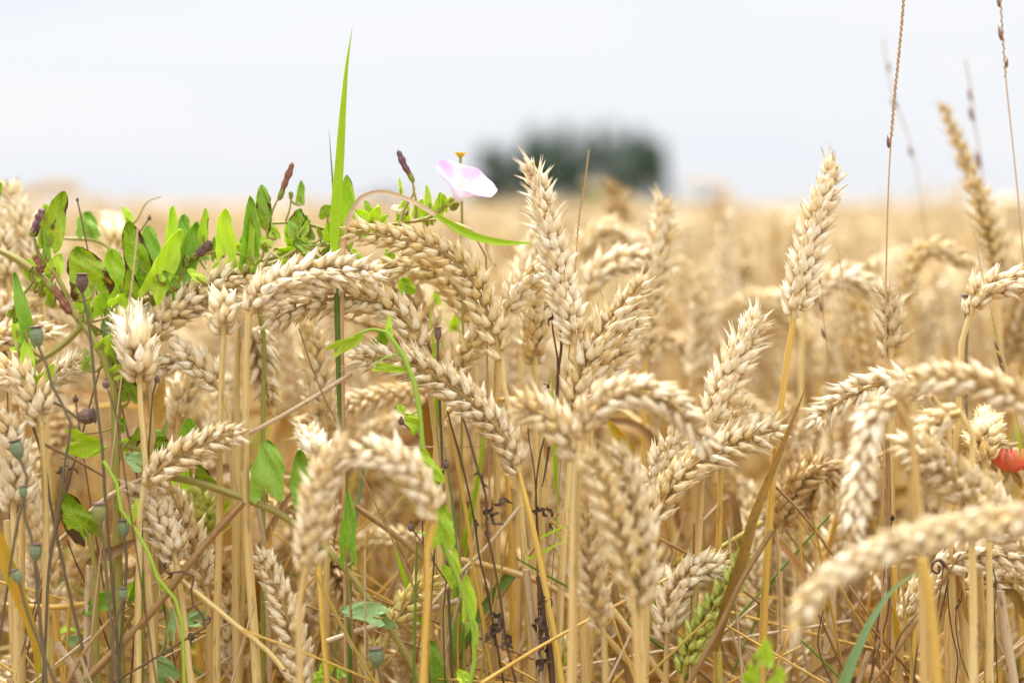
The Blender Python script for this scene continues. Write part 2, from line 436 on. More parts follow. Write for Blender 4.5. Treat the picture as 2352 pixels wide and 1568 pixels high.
GROUP_W = "wheat stalks standing in the field"
def to_ground(pts, base_drift=0.0):
    """carry a stem from its last point down into the soil"""
    a, b = pts[-2], pts[-1]
    d = unit(b - a)
    if d[2] > -0.5: d = unit(np.array([d[0] * 0.3, d[1] * 0.3, -1.0]))
    out = [b + d * (b[2] * 0.3)]
    out.append(np.array([out[0][0] + d[0] * 0.12 + base_drift, out[0][1] + d[1] * .1, -0.005]))
    return list(pts) + out
N_EAR = [0]
def wheat(label, ear, d, stem, mat='hull', smat='straw', w=1.0, roll=None, leaves=(), sr=0.0019, count=None, awn=False, ground=True):
    """ear: pixels base to tip as (x, y[, extra depth]); stem: pixels downwards from the ear's base"""
    N_EAR[0] += 1
    R = random.Random(N_EAR[0] * 17 + 3)
    E = [P(p[0], p[1], d + (p[2] if len(p) > 2 else 0)) for p in ear]
    S = [P(p[0], p[1], d + (p[2] if len(p) > 2 else 0)) for p in [ear[0]] + list(stem)]
    if len(stem) == 0: S.append(S[0] + np.array([R.uniform(-.01, .01), 0.0, -0.1]))
    full = to_ground(S) if ground else S
    base = full[-1].copy()
    root = empty("wheat_stalk", base)
    tag(root, label, "wheat stalk", GROUP_W)
    sp = smooth(full, 60)
    z = np.linspace(0, 1, 60)
    sp = sp + np.outer(np.sin(np.arange(60) * .9 + N_EAR[0]) * .00025 + np.sin(np.arange(60) * .31 + N_EAR[0] * 2) * .0006 * np.minimum(1, z * 6), [1, .4, 0])
    rad = sr * (0.72 + 0.75 * np.minimum(1, z * 2.5))
    mb = MB(); mb.tube(sp, rad, 10)
    st = mb.build("stem", M[smat], root, base)
    k = int(60 * R.uniform(.5, .62))       # a node, the ring where a leaf leaves the stem
    nb = MB(); nb.tube(sp[k:k + 3], [rad[k] * 1.25, rad[k] * 1.45, rad[k] * 1.2], 10); nb.build("node", M['straw_brown'], root, base)
    path = smooth(E, 60)
    rb = MB(); rb.tube(path, np.linspace(0.0016, 0.0008, 60), 6)
    eo = rb.build("ear", M['straw' if 'green' not in mat else 'straw_green'], root, base)
    roll = R.uniform(0, math.pi) if roll is None else roll
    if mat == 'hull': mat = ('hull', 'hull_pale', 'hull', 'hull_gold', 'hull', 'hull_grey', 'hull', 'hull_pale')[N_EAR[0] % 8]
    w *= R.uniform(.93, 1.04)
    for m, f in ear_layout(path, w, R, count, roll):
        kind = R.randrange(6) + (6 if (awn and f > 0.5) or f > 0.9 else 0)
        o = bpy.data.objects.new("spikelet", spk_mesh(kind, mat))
        SC.collection.objects.link(o); o.parent = eo
        m = m.copy(); m[:3, 3] -= base
        o.matrix_basis = Matrix(m.tolist())
    for lf in leaves:
        pts, lw, lm = lf[:3]
        blade_part(root, base, [P(x[0], x[1], d + (x[2] if len(x) > 2 else 0)) for x in pts], lw, lm, "leaf", R=R)
    return root

def blade_mb(path, w, fold=0.35, twist=0.0, ref=(0.1, -1, 0.1), n=40, shape='leaf', wav=0.0, R=rnd):
    p = smooth(path, n)
    t, nn, b = frames(p, ref)
    s = np.linspace(0, 1, n)
    if shape == 'leaf': wd = np.minimum(1, 0.45 + s * 2.2) * (1 - s ** 2.6) ** 0.9 + 0.015
    elif shape == 'blade': wd = (1 - s ** 1.8) * np.minimum(1, 0.6 + s * 2) + 0.01
    else: wd = np.ones(n)
    ph = R.uniform(0, 6)
    a = twist * s + wav * np.sin(s * 9 + ph)
    X = np.cos(a)[:, None] * b + np.sin(a)[:, None] * nn
    Z = -np.sin(a)[:, None] * b + np.cos(a)[:, None] * nn
    u = np.linspace(-1, 1, 7)
    G = p[:, None] + (w / 2 * wd)[:, None, None] * (u[None, :, None] * X[:, None] + fold * (np.abs(u) ** 1.5)[None, :, None] * Z[:, None])
    mb = MB(); mb.grid(G, R.randint(0, 60), 0.999)
    G2 = G - Z[:, None] * 0.00018
    mb.grid(G2[:, ::-1], R.randint(0, 60), 0.999)
    return mb
def blade_part(root, base, path, w, mat, name="leaf", fold=0.35, twist=None, R=rnd, shape='leaf', wav=0.15, ref=(0.1, -1, 0.1)):
    twist = R.uniform(-1.6, 1.6) if twist is None else twist
    return blade_mb(path, w, fold, twist, ref, 40, shape, wav, R).build(name, M[mat], root, base)

# ------------------------------------------------------------------ setting: ground
def ground():
    ys = np.r_[np.linspace(-3, 3, 61), np.linspace(3.5, 20, 30), np.geomspace(22, 900, 24)]
    G = np.zeros((len(ys), 81, 3))
    for i, y in enumerate(ys):
        hw = 3 + max(0, y) * 0.9
        G[i, :, 0] = np.linspace(-hw, hw, 81); G[i, :, 1] = y
    g = np.random.RandomState(3)
    near = (G[..., 1] < 20)
    G[..., 2] = np.where(near, g.uniform(-.012, .0, G.shape[:2]), 0)
    mb = MB(); mb.grid(G); o = mb.build("ground", M['soil']); tag(o, kind="structure")
ground()
def crop_top():
    """the far part of the field, where single ears can no longer be told apart"""
    g = np.random.RandomState(5)
    ys = np.geomspace(24, 420, 150)
    G = np.zeros((len(ys), 260, 3))
    for i, y in enumerate(ys):
        hw = 3 + y * 0.55
        G[i, :, 0] = np.linspace(-hw, hw, 260) + g.uniform(-.1, .1, 260); G[i, :, 1] = y + g.uniform(-.1, .1, 260)
        G[i, :, 2] = 0.785 + g.normal(0, .05, 260) + 0.02 * np.sin(np.arange(260) * .13 + i)
    G[0, :, 2] = 0.0
    mb = MB(); mb.grid(G); o = mb.build("distant_wheat_crop", M['crop'])
    tag(o, "ripe tan wheat crop far off under the horizon", "wheat crop", kind="stuff")
crop_top()

# ------------------------------------------------------------------ background wheat
def stalk_curve(R, style, h):
    """stem and ear paths of a plant standing at the origin, bending towards +X"""
    earL = R.uniform(0.075, 0.1)
    if style == 'upright': bend, neck = R.uniform(0.05, 0.35), 0.08
    elif style == 'leaning': bend, neck = R.uniform(0.5, 1.0), 0.12
    elif style == 'nodding': bend, neck = R.uniform(1.5, 2.1), 0.11
    else: bend, neck = R.uniform(2.4, 2.9), 0.10
    n1 = 16
    pts = [np.array([0, 0, -0.005]), np.array([R.uniform(-.01, .02), R.uniform(-.01, .01), h * 0.45])]
    cur = np.array([0.015, R.uniform(-.01, .01), h - 0.05]); pts.append(cur.copy())
    ang = 0.06; tot = neck * 0.9 + earL
    ear = []
    for i in range(n1):
        f = (i + 1) / n1
        ang = 0.06 + bend * (1 - (1 - f) ** 1.6)
        cur = cur + np.array([math.sin(ang), 0, math.cos(ang)]) * tot / n1
        (pts if f < neck * 0.9 / tot else ear).append(cur.copy())
    ear = [pts[-1]] + ear
    return pts, ear
def plant_arrays(R, style, h, hullr, hulls, n, stemseg, w, count=None):
    pts, ear = stalk_curve(R, style, h)
    top = max(p[2] for p in ear)
    k = h / top
    pts = [p * np.array([1, 1, k]) for p in pts]; ear = [p * np.array([1, 1, k]) for p in ear]
    ms = MB(); ms.tube(smooth(pts, 40 if stemseg > 4 else 12), np.linspace(0.0021, 0.0014, 40 if stemseg > 4 else 12), stemseg, R.randint(0, 60))
    me = MB()
    path = smooth(ear, 40)
    for m, f in ear_layout(path, w, R, count, R.uniform(0, math.pi)):
        spikelet(me, R, hullr, hulls, n, 0, 1.0, m)
    return ms, me
STYLES = ['upright', 'leaning', 'nodding', 'upright', 'upright', 'drooping']
PROTO = []
for i in range(14):
    R = random.Random(100 + i); st = STYLES[i % 6]
    ms, me = plant_arrays(R, st, 0.78, 6, 6, 5, 8, 1.0)
    lb = None
    if i % 2 == 0:
        a = R.uniform(0, 6.28); z0 = R.uniform(.42, .58); L = R.uniform(.1, .18)
        c, s_ = math.cos(a), math.sin(a)
        pts = [np.array([0, 0, z0]), np.array([c * .02, s_ * .02, z0 + .05]), np.array([c * L * .5, s_ * L * .5, z0 + .05]), np.array([c * L * .8, s_ * L * .8, z0 - L * .5])]
        lb = blade_mb(pts, R.uniform(.006, .011), 0.4, R.uniform(-2, 2), wav=0.4, R=R).mesh("leaf", M['leaf_dry'])
    hm = ('hull', 'hull_gold', 'hull', 'hull_grey', 'hull', 'hull_dark', 'hull_gold')[i % 7]
    PROTO.append((st, ms.mesh("stem", M[('straw', 'straw_gold', 'straw_pale', 'straw')[i % 4]]), me.mesh("ear", M[hm]), lb))
LAND = [(0, 330, "behind the leftmost bindweed leaves"), (330, 640, "behind the arched ears on the left"),
        (640, 900, "behind the tall green grass blade"), (900, 1180, "below the pink bindweed flower"),
        (1180, 1420, "below the far trees"), (1420, 1700, "right of the far trees"),
        (1700, 1960, "behind the tall pale upright ear"), (1960, 2150, "behind the thin toothed grass stem"), (2150, 2400, "behind the ears near the right edge")]
BG = []
def proj(v):
    r = np.asarray(v) - CP; d = r.dot(FW)
    return 1176 + r.dot(RT) / d / KX * 2352, 784 - r.dot(UP) / d / KX * 2352, d
def background():
    R = random.Random(77)
    made = 0; tries = 0; taken = []
    while made < 150 and tries < 4000:
        tries += 1
        d = math.sqrt(R.uniform(0.95 ** 2, 1.62 ** 2))
        x = R.uniform(-0.34, 0.34) * d
        if any((x - a) ** 2 + (d - b) ** 2 < 0.00045 for a, b in taken): continue
        pr = R.choice(PROTO)
        s = R.gauss(0.975, 0.036) + (0.008 if x < 0 else -0.004)
        if d < 1.15: s -= 0.035
        taken.append((x, d)); made += 1
        rz = R.uniform(0, 6.283)
        root = empty("wheat_stalk", (x, d, 0)); root.rotation_euler = (R.gauss(0, .04), R.gauss(0, .04), rz); root.scale = (1, 1, s)
        for nm, me in (("stem", pr[1]), ("ear", pr[2]), ("leaf", pr[3])):
            if me is None: continue
            o = bpy.data.objects.new(nm, me); SC.collection.objects.link(o); o.parent = root
        px, py, dd = proj((x, d, 0.78 * s))
        land = next((t for a, b, t in LAND if a <= px < b), LAND[0][2] if px < 0 else LAND[-1][2])
        how = {'upright': 'upright', 'leaning': 'leaning', 'nodding': 'nodding', 'drooping': 'drooping'}[pr[0]]
        far = "slightly blurred" if d < 1.2 else ("blurred" if d < 1.42 else "very blurred")
        tag(root, f"{far} {how} wheat stalk {land}", "wheat stalk", f"{far} {how} wheat stalks {land}")
background()
def low_stalks():
    """shorter stalks among and just behind the sharp ears"""
    R = random.Random(31)
    for i in range(30):
        d = R.uniform(.92, 1.06); x = (R.random() - .5) * .6 * d * 1.1
        pr = R.choice(PROTO); s = R.uniform(.78, .88)
        root = empty("wheat_stalk", (x, d, 0)); root.rotation_euler = (R.gauss(0, .05), R.gauss(0, .05), R.uniform(0, 6.283)); root.scale = (1, 1, s)
        for nm, me in (("stem", pr[1]), ("ear", pr[2]), ("leaf", pr[3])):
            if me is None: continue
            o = bpy.data.objects.new(nm, me); SC.collection.objects.link(o); o.parent = root
        px, py, dd = proj((x, d, 0.78 * s))
        where = ["at the lower left", "at the lower left of centre", "low in the middle", "at the lower right of centre", "at the lower right"][max(0, min(4, int(px / 2352 * 5)))]
        lab = f"short {pr[0]} wheat stalk hidden low between taller stems {where}"
        tag(root, lab, "wheat stalk", lab)
low_stalks()
def mid_stalks():
    """upright ears further back whose tips reach up to the skyline"""
    R = random.Random(47)
    ups = [p for p in PROTO if p[0] in ('upright', 'leaning')]
    for i in range(84):
        d = R.uniform(1.08, 1.75); px = (R.uniform(1330, 2400) if i % 5 > 1 else R.uniform(-30, 1330)); py = R.uniform(462, 690) + (25 if px < 1300 else 0)
        x, y, z = P(px, py, d); pr = R.choice(ups)
        root = empty("wheat_stalk", (x, y, 0)); root.rotation_euler = (R.gauss(0, .03), R.gauss(0, .03), R.uniform(0, 6.283)); root.scale = (1, 1, z / .78)
        for nm, me in (("stem", pr[1]), ("ear", pr[2])):
            o = bpy.data.objects.new(nm, me); SC.collection.objects.link(o); o.parent = root
        land = next((t for a, b, t in LAND if a <= px < b), LAND[0][2] if px < 0 else LAND[-1][2])
        lab = f"faint distant wheat stalk reaching the skyline {land}"
        tag(root, lab, "wheat stalk", lab)
mid_stalks()

def field():
    """the rest of the standing wheat, beyond and beside the stalks built one by one"""
    R = random.Random(5); g = np.random.RandomState(9)
    def temps(hr, hs, n, cnt, ss, k0):
        T = []
        for i in range(7):
            r2 = random.Random(k0 + i)
            ms, me = plant_arrays(r2, STYLES[i % 6], 0.77, hr, hs, n, ss, 1.08, cnt)
            T.append((ms.arrays(), me.arrays()))
        return T
    near = temps(4, 4, 4, None, 4, 300); far = temps(4, 3, 3, 12, 3, 400)
    def scatter(spots, T, ms, me):
        for (x, y) in spots:
            (a, b) = T[R.randrange(7)]
            rz = R.uniform(0, 6.283); s = R.gauss(0.995, 0.042) - (0.02 if y < 2.2 else 0) + (0.065 if y > 2.6 else 0); c, s_ = math.cos(rz), math.sin(rz)
            Rm = np.array([[c, -s_, 0], [s_, c, 0], [R.gauss(0, .04), R.gauss(0, .04), s]]).T
            for (V, Q, U), mb in ((a, ms), (b, me)):
                uu = U.copy(); uu[:, 0] += R.randint(0, 500)
                mb.raw(V @ Rm + np.array([x, y, 0]), Q, uu)
    ms, me = MB(), MB()
    spots = []
    y = 1.6
    def fill(y0, y1, dens, marg, skip=None):
        hw = 0.3 * y1 + marg
        n = int(dens * (y1 - y0) * 2 * hw)
        for _ in range(n):
            x, yy = R.uniform(-hw, hw), R.uniform(y0, y1)
            if abs(x) > 0.3 * yy + marg: continue
            if skip and skip(x, yy): continue
            spots.append((x, yy))
    fill(0.75, 1.6, 200, 0.7, lambda x, yy: abs(x) < 0.345 * yy)
    fill(1.6, 3.0, 260, 0.5); 
    scatter(spots, near, ms, me); spots.clear()
    fill(3.0, 6.0, 130, 0.5); fill(6.0, 12, 34, 0.6); fill(12, 30, 7, 1.0)
    scatter(spots, far, ms, me)
    root = empty("standing_wheat", (0, 2, 0))
    tag(root, "soft golden mass of ripe wheat reaching back to the horizon", "wheat field", kind="stuff")
    off = (0, 2, 0)
    a = ms.build("stems", M['straw'], root, off); b = me.build("ears", M['hull'], root, off)
    a["kind"] = "stuff"; b["kind"] = "stuff"
field()

def undergrowth():
    """bare stems, broken straw and dry leaves low down between the stalks"""
    R = random.Random(21)
    spec = [("straw", 260), ("straw_gold", 230), ("straw_pale", 80), ("straw_brown", 240), ("straw_green", 70)]
    root = empty("bare_straw", (0, 1, 0)); tag(root, "mass of bare straw stems standing low between the wheat stalks", "straw", kind="stuff")
    for mt, n in spec:
        mb = MB()
        for i in range(n):
            d = math.sqrt(R.uniform(0.84 ** 2, 1.7 ** 2)); x = R.uniform(-.42, .42) * d
            h = R.uniform(.5, .73) * (0.93 if d < 1.1 else 1)
            k = 3.6 if R.random() < .3 else 1
            lx, ly = R.gauss(0, .05) * k, R.gauss(0, .05)
            pts = smooth([(x, d, 0), (x + lx * .4, d + ly * .4, h * .5), (x + lx, d + ly, h)], 10)
            mb.tube(pts, np.linspace(R.uniform(.0018, .003), .0015, 10), 7)
        mb.build("stems", M[mt], root, (0, 1, 0))["kind"] = "stuff"
    for mt, n in (("straw_gold", 110), ("straw_brown", 110), ("straw_pale", 150), ("straw_green", 50), ("blade_dark", 24)):
        mb = MB()
        for i in range(n):      # thin broken straws lying across the others
            d = R.uniform(.8, 1.05); x = R.uniform(-.3, .3) * d; z = R.uniform(.5, .69); a = R.gauss(0, .9); L = R.uniform(.06, .2)
            e = np.array([math.sin(a) * L, R.uniform(-.03, .03), math.cos(a) * L * .9])
            c = np.array([x, d, z - L * .5]); top = (c + e)[2]
            if top > .70: e *= max(.2, (.70 - c[2]) / max(1e-6, top - c[2]))
            mb.tube(smooth([c - e * .6, c + e * .2 + np.array([R.uniform(-.006, .006), 0, 0]), c + e], 10), np.linspace(R.uniform(.0006, .0014), .0006, 10), 6)
        mb.build("stems", M[mt], root, (0, 1, 0))["kind"] = "stuff"
    root = empty("dry_wheat_leaves", (0, 1, 0)); tag(root, "tangle of dry tan leaves low between the wheat stalks", "dry leaves", kind="stuff")
    for mt, n in (("leaf_dry", 190), ("straw_brown", 130), ("leaf_rust", 60), ("blade_green", 44), ("blade_blue", 30), ("blade_turning", 44)):
        lb = MB()
        for i in range(n):
            d = math.sqrt(R.uniform(0.88 ** 2, 1.5 ** 2)); x = R.uniform(-.4, .4) * d
            z = R.uniform(.45, .68) - (.07 if 'blade' in mt else 0); a = R.uniform(0, 6.28); L = R.uniform(.06, .2); sl = R.uniform(-1.3, 1.6)
            c, s_ = math.cos(a) * L, math.sin(a) * L * .4
            m2 = blade_mb([(x, d, z), (x + c * .3, d + s_ * .5, z + L * sl * .35 + .02), (x + c * .8, d + s_, z + L * sl * .5)], R.uniform(.004, .011), .4, R.uniform(-2, 2), n=16, R=R)
            lb.raw(*m2.arrays())
        lb.build("leaves", M[mt], root, (0, 1, 0))["kind"] = "stuff"
undergrowth()

# ------------------------------------------------------------------ the ears one can follow one by one
PI2 = math.pi / 2
wheat("tall upright wheat ear rising in front of the far trees, awned open tip", [(1322, 788), (1300, 690), (1268, 560), (1245, 470), (1224, 372)], .85, [(1325, 850), (1330, 1000), (1338, 1200), (1342, 1400)], w=1.06, mat='hull', roll=0.35, awn=True)
wheat("tall pale upright wheat ear on a yellow stem against the sky at right", [(1822, 732), (1842, 640), (1870, 520), (1918, 380)], .85, [(1815, 780), (1800, 900), (1780, 1050), (1760, 1300), (1745, 1568)], w=1.15, roll=0.5, smat='straw_gold', mat='hull_pale')
wheat("arching wheat ear whose tip touches the tall green grass blade", [(1152, 825), (1118, 720), (1075, 630), (1010, 575), (900, 545), (795, 528)], .85, [(1156, 870), (1178, 970), (1197, 1218), (1221, 1420), (1245, 1568)], w=1.1, roll=PI2)
wheat("wheat ear lying level to the right over a thick pale stem, left of centre", [(574, 722), (600, 680), (660, 645), (760, 622), (868, 632)], .84, [(570, 760), (564, 900), (563, 1050), (570, 1200), (582, 1400), (592, 1568)], w=1.12, roll=1.2, sr=.0022, mat='hull_pale')
wheat("stubby pale wheat ear seen end on, leftmost on a bare pale stem", [(322, 880), (318, 820), (306, 765, .015), (292, 712, .04)], .84, [(325, 960), (333, 1040), (338, 1200)], w=1.45, roll=0.2, mat='hull_pale')
wheat("long wheat ear slanting up right behind the stubby end-on ear", [(345, 790), (372, 740), (440, 690), (520, 650), (605, 632)], .87, [(340, 850), (350, 1000), (352, 1200)], w=1.12, roll=1.0)
wheat("short pale wheat ear tipped away on the thin stem beside the thick one", [(514, 772), (512, 735), (515, 700, .03), (530, 672, .06)], .85, [(511, 800), (506, 930), (505, 1100), (502, 1350), (500, 1568)], w=1.12, roll=0.3, mat='hull_pale')
wheat("dark shaded wheat ear hanging straight down behind the thick pale stem", [(572, 735), (590, 790), (605, 860), (618, 925)], .89, [(560, 720), (550, 780), (548, 1000)], w=1.05, roll=PI2)
wheat("wheat ear pointing left between the stubby ear and the thin stem", [(505, 893), (470, 848), (425, 822), (368, 838)], .87, [(520, 930), (535, 1100), (538, 1300)], w=1.05, roll=1.3)
wheat("arched wheat ear below the level ear, tip drooping to the left", [(972, 815), (940, 745), (880, 700), (800, 685), (700, 702), (622, 738)], .86, [(985, 880), (1000, 1000), (1010, 1200)], w=1.1, roll=PI2)
wheat("blurred arched wheat ear just under the one touching the grass blade", [(1080, 740), (1055, 670), (1000, 625), (940, 612), (878, 618)], .92, [(1090, 850), (1095, 1000), (1098, 1200)], w=1.05, roll=PI2)
wheat("soft brown wheat ear arched behind the drooping arched ear", [(1000, 850), (985, 760), (940, 680), (880, 655), (800, 660)], .93, [(1005, 950), (1008, 1200)], w=1.0, roll=1.2)
wheat("long wheat ear sloping down right across the centre, base on a golden stem", [(1190, 1085), (1160, 1010), (1090, 930), (1010, 870), (920, 830), (812, 818)], .84, [(1203, 1135), (1241, 1291), (1269, 1440), (1289, 1568)], w=1.12, roll=PI2, smat='straw_gold', awn=True)
wheat("small wheat ear leaning right behind the long sloping centre ear", [(1035, 878), (1060, 830), (1080, 795), (1106, 758)], .87, [(1020, 930), (1010, 1000), (1000, 1250)], w=.95, roll=PI2)
wheat("wheat ear slanting up right, tip hidden behind the tall upright ear", [(1152, 728), (1180, 680), (1215, 640), (1265, 592)], .88, [(1145, 780), (1140, 900), (1140, 1100)], w=1.0, roll=.9)
wheat("upright wheat ear on a pale stem left of the tall upright ear", [(1229, 838), (1226, 790), (1232, 720), (1245, 650)], .90, [(1229, 900), (1228, 1050), (1226, 1250)], w=1.1, roll=.2)
wheat("white blurred wheat ear behind the tall upright ear's left side", [(1200, 700), (1205, 640), (1222, 575), (1238, 545)], 1.0, [(1198, 800), (1196, 1000)], w=1.1, roll=.4)
wheat("leaning wheat ear with a long side awn right of the tall upright ear", [(1318, 960), (1335, 880), (1370, 800), (1420, 720), (1482, 652)], .85, [(1312, 1020), (1300, 1200)], w=1.2, roll=1.1, awn=True)
wheat("whitish wheat ear close behind the leaning long-awned ear", [(1370, 890), (1400, 830), (1432, 775), (1462, 718)], .88, [(1360, 950), (1358, 1200)], w=1.15, roll=.4, mat='hull_pale')
wheat("blurred wheat ear in front curving down left towards the long sloping ear", [(1332, 1058), (1305, 1010), (1262, 962), (1200, 932)], .755, [(1328, 1120), (1322, 1300), (1318, 1500)], w=1.1, roll=PI2, awn=True)
wheat("blurred arched wheat ear in front, tip drooping right over its neighbours", [(1335, 1010), (1365, 940), (1430, 905), (1510, 915), (1580, 965), (1622, 1025)], .745, [(1325, 1060), (1320, 1200), (1312, 1480)], w=1.05, roll=PI2)
wheat("wheat ear reaching right with a long tip awn beside the yellow stem", [(1500, 1205), (1540, 1120), (1610, 1055), (1690, 1015), (1790, 985)], .84, [(1492, 1260), (1485, 1400), (1480, 1568)], w=1.1, roll=PI2, awn=True)
wheat("small brownish wheat ear right behind the one reaching right", [(1485, 1150), (1505, 1090), (1530, 1040), (1555, 1000)], .87, [(1480, 1250), (1478, 1400)], w=1.0, roll=.8)
wheat("pale leaning wheat ear left of the tall yellow stem, pointing up right", [(1625, 985), (1650, 920), (1690, 830), (1742, 728)], .85, [(1615, 1060), (1605, 1250)], w=1.15, roll=.6, awn=True, mat='hull_pale')
wheat("wheat ear on a short yellow stem half hidden by the ear reaching right", [(1655, 1085), (1665, 1030), (1680, 980), (1700, 925)], .88, [(1653, 1150), (1648, 1300), (1645, 1500)], w=1.0, roll=1.2, smat='straw_gold')
wheat("dark blurred wheat ear standing in front at lower centre, leftmost of three", [(1385, 1455), (1362, 1340), (1350, 1240), (1346, 1100)], .775, [(1388, 1520), (1390, 1568)], w=1.0, roll=1.4)
wheat("blurred golden wheat ear in front at lower centre, middle of three", [(1446, 1345), (1425, 1240), (1390, 1130), (1352, 1045)], .735, [(1456, 1400), (1468, 1568)], w=1.05, roll=PI2)
wheat("blurred pale wheat ear in front at lower centre, rightmost of three", [(1472, 1412), (1478, 1310), (1465, 1190), (1424, 1025)], .75, [(1475, 1480), (1478, 1568)], w=1.05, roll=1.0)
wheat("whitish wheat ear bent over to the right beside the green ear", [(1532, 1470), (1535, 1410), (1560, 1345), (1605, 1308), (1655, 1300)], .85, [(1532, 1500), (1530, 1568)], w=1.1, roll=.9, mat='hull_pale')
wheat("green unripe wheat ear leaning right at the bottom", [(1568, 1545), (1590, 1480), (1630, 1410), (1670, 1350), (1712, 1275)], .84, [(1562, 1580), (1556, 1640)], mat='hull_green', smat='straw_green', w=.95, roll=1.0)
wheat("level wheat ear at right pointing left, tip sharp and dark tipped", [(2140, 905), (2060, 880), (1990, 890), (1930, 920), (1872, 965)], .84, [(2170, 950), (2180, 1100), (2185, 1300)], w=1.0, roll=PI2, awn=True)
wheat("blurred level wheat ear crossing the right edge above the drooping ears", [(2400, 960), (2330, 915), (2250, 880), (2160, 868), (2055, 880)], .715, [(2440, 1020), (2460, 1200)], w=.95, roll=PI2)
wheat("blurred wheat ear hanging down in front at right, pale husks spread wide", [(2058, 925), (2010, 950), (1985, 1030), (1970, 1120), (1955, 1245)], .725, [(2078, 950), (2100, 1060), (2115, 1180), (2120, 1400)], w=1.0, roll=0.2, mat='hull_pale')
wheat("short wheat ear drooping left beneath the level ears at right", [(2205, 945), (2160, 960), (2125, 1010), (2105, 1100)], .765, [(2225, 970), (2230, 1100), (2232, 1300)], w=1.0, roll=.5)
wheat("stubby wheat ear seen end on above the red poppy", [(2262, 1075), (2258, 1035), (2262, 1000, .03), (2275, 955, .07)], .83, [(2264, 1100), (2268, 1180), (2272, 1400)], w=1.15, roll=.2, mat='hull_gold')
wheat("wheat ear bending to the right edge on a pale stem", [(2228, 725), (2245, 680), (2290, 655), (2345, 650), (2420, 668)], .85, [(2215, 760), (2206, 840), (2200, 1000)], w=1.05, roll=1.0)
wheat("upright wheat ear behind the tip of the thin toothed grass stem", [(2045, 820), (2048, 775), (2045, 730), (2040, 672)], .90, [(2046, 900), (2048, 1100)], w=1.0, roll=.9, awn=True)
wheat("large very blurred wheat ear in front sweeping down left at lower right", [(2420, 1175), (2300, 1195), (2160, 1220), (2010, 1268), (1890, 1340), (1800, 1465)], .645, [(2470, 1220), (2490, 1400)], w=.9, roll=PI2)
wheat("level wheat ear under the large blurred one, tips pointing right", [(2150, 1305), (2200, 1282), (2270, 1272), (2380, 1295)], .84, [(2138, 1340), (2140, 1450)], w=1.0, roll=PI2)
wheat("lowest level wheat ear at the right edge, half in shade", [(2190, 1362), (2240, 1342), (2310, 1335), (2390, 1345)], .87, [(2180, 1400), (2182, 1568)], w=.95, roll=PI2)
wheat("small wheat ear tip beside the curved green blade", [(2075, 1425), (2090, 1390), (2110, 1360), (2140, 1340)], .87, [(2070, 1480), (2068, 1568)], w=.85, roll=1.0)
wheat("brown clustered wheat ear behind the yellow stem, left of the hanging ear", [(1788, 1225), (1802, 1160), (1830, 1110), (1880, 1075)], .91, [(1790, 1300), (1792, 1450)], mat='hull_dark', w=1.1, roll=.4)
wheat("brown wheat ear curling right, beside the hanging blurred ear", [(1870, 1190), (1850, 1120), (1875, 1070), (1930, 1100)], .92, [(1875, 1260), (1878, 1400)], mat='hull_dark', w=1.05, roll=1.2)
wheat("wheat ear at lower left crossing in front of both pale stems", [(332, 1115), (370, 1075), (430, 1040), (490, 1010), (550, 992)], .83, [(322, 1160), (318, 1300), (315, 1500)], w=1.0, roll=PI2)
wheat("golden wheat ear leaning left below the crossing ear", [(405, 1295), (385, 1230), (350, 1170), (318, 1120)], .84, [(415, 1360), (440, 1568)], w=1.1, roll=.7)
wheat("narrow wheat ear with open husks above the bent brown straw", [(475, 1365), (458, 1290), (430, 1210), (388, 1120)], .87, [(480, 1420), (485, 1568)], w=.95, roll=PI2)
wheat("sharp wheat ear at the bottom right of the thick pale stem", [(700, 1610), (685, 1520), (665, 1430), (632, 1340), (598, 1270)], .85, [(706, 1660), (710, 1720)], w=1.0, roll=PI2)
wheat("blurred upright wheat ear in front, curving to the arch's top", [(700, 1318), (715, 1230), (730, 1140), (752, 1070), (795, 1015)], .73, [(692, 1360), (688, 1568)], w=1.0, roll=.8)
wheat("blurred arched wheat ear in front, drooping right onto a golden stem", [(1000, 1195), (975, 1130), (930, 1070), (870, 1040), (795, 1045)], .73, [(988, 1230), (982, 1350), (975, 1568)], w=1.0, roll=PI2, smat='straw_gold')
wheat("small wheat ear with few husks low between two golden stems", [(898, 1440), (920, 1405), (950, 1370), (988, 1335)], .85, [(880, 1480), (860, 1600)], w=.9, roll=PI2, mat='hull_olive', awn=True)
wheat("yellowish wheat ear tip poking up at the bottom beside the green capsule", [(842, 1580), (846, 1540), (855, 1515), (870, 1490)], .86, [(840, 1640), (838, 1700)], w=.9, roll=.9, mat='hull_olive')
wheat("blurred yellowish wheat ear behind the left poppy stems", [(118, 1440), (100, 1340), (88, 1220), (72, 1090)], .93, [(122, 1500), (124, 1568)], w=1.2, roll=.7, mat='hull')
wheat("pale wheat ear at the left edge beside a nodding green capsule", [(30, 1180), (35, 1110), (28, 1030), (12, 950)], .82, [(34, 1250), (38, 1568)], w=1.15, roll=.5)
wheat("wheat ear touching the left edge, drooping left", [(95, 980), (70, 900), (30, 860), (-30, 850)], .83, [(100, 1050), (104, 1300)], w=1.1, roll=1.0)
wheat("sparse awned wheat ear above the dry split seed pod", [(60, 965), (95, 900), (140, 855), (192, 828)], .86, [(55, 1000), (52, 1300)], w=.9, roll=PI2, awn=True, count=12)
wheat("pale blurred wheat ear lying level at the left edge", [(-40, 800), (10, 770), (60, 758), (120, 772)], .90, [(-60, 850), (-62, 1000)], w=1.0, roll=1.0)
wheat("blurred upright wheat ear at the upper left behind the withered flower", [(98, 700), (80, 620), (50, 520), (18, 425)], .97, [(105, 800), (108, 1000)], w=1.15, roll=.7)
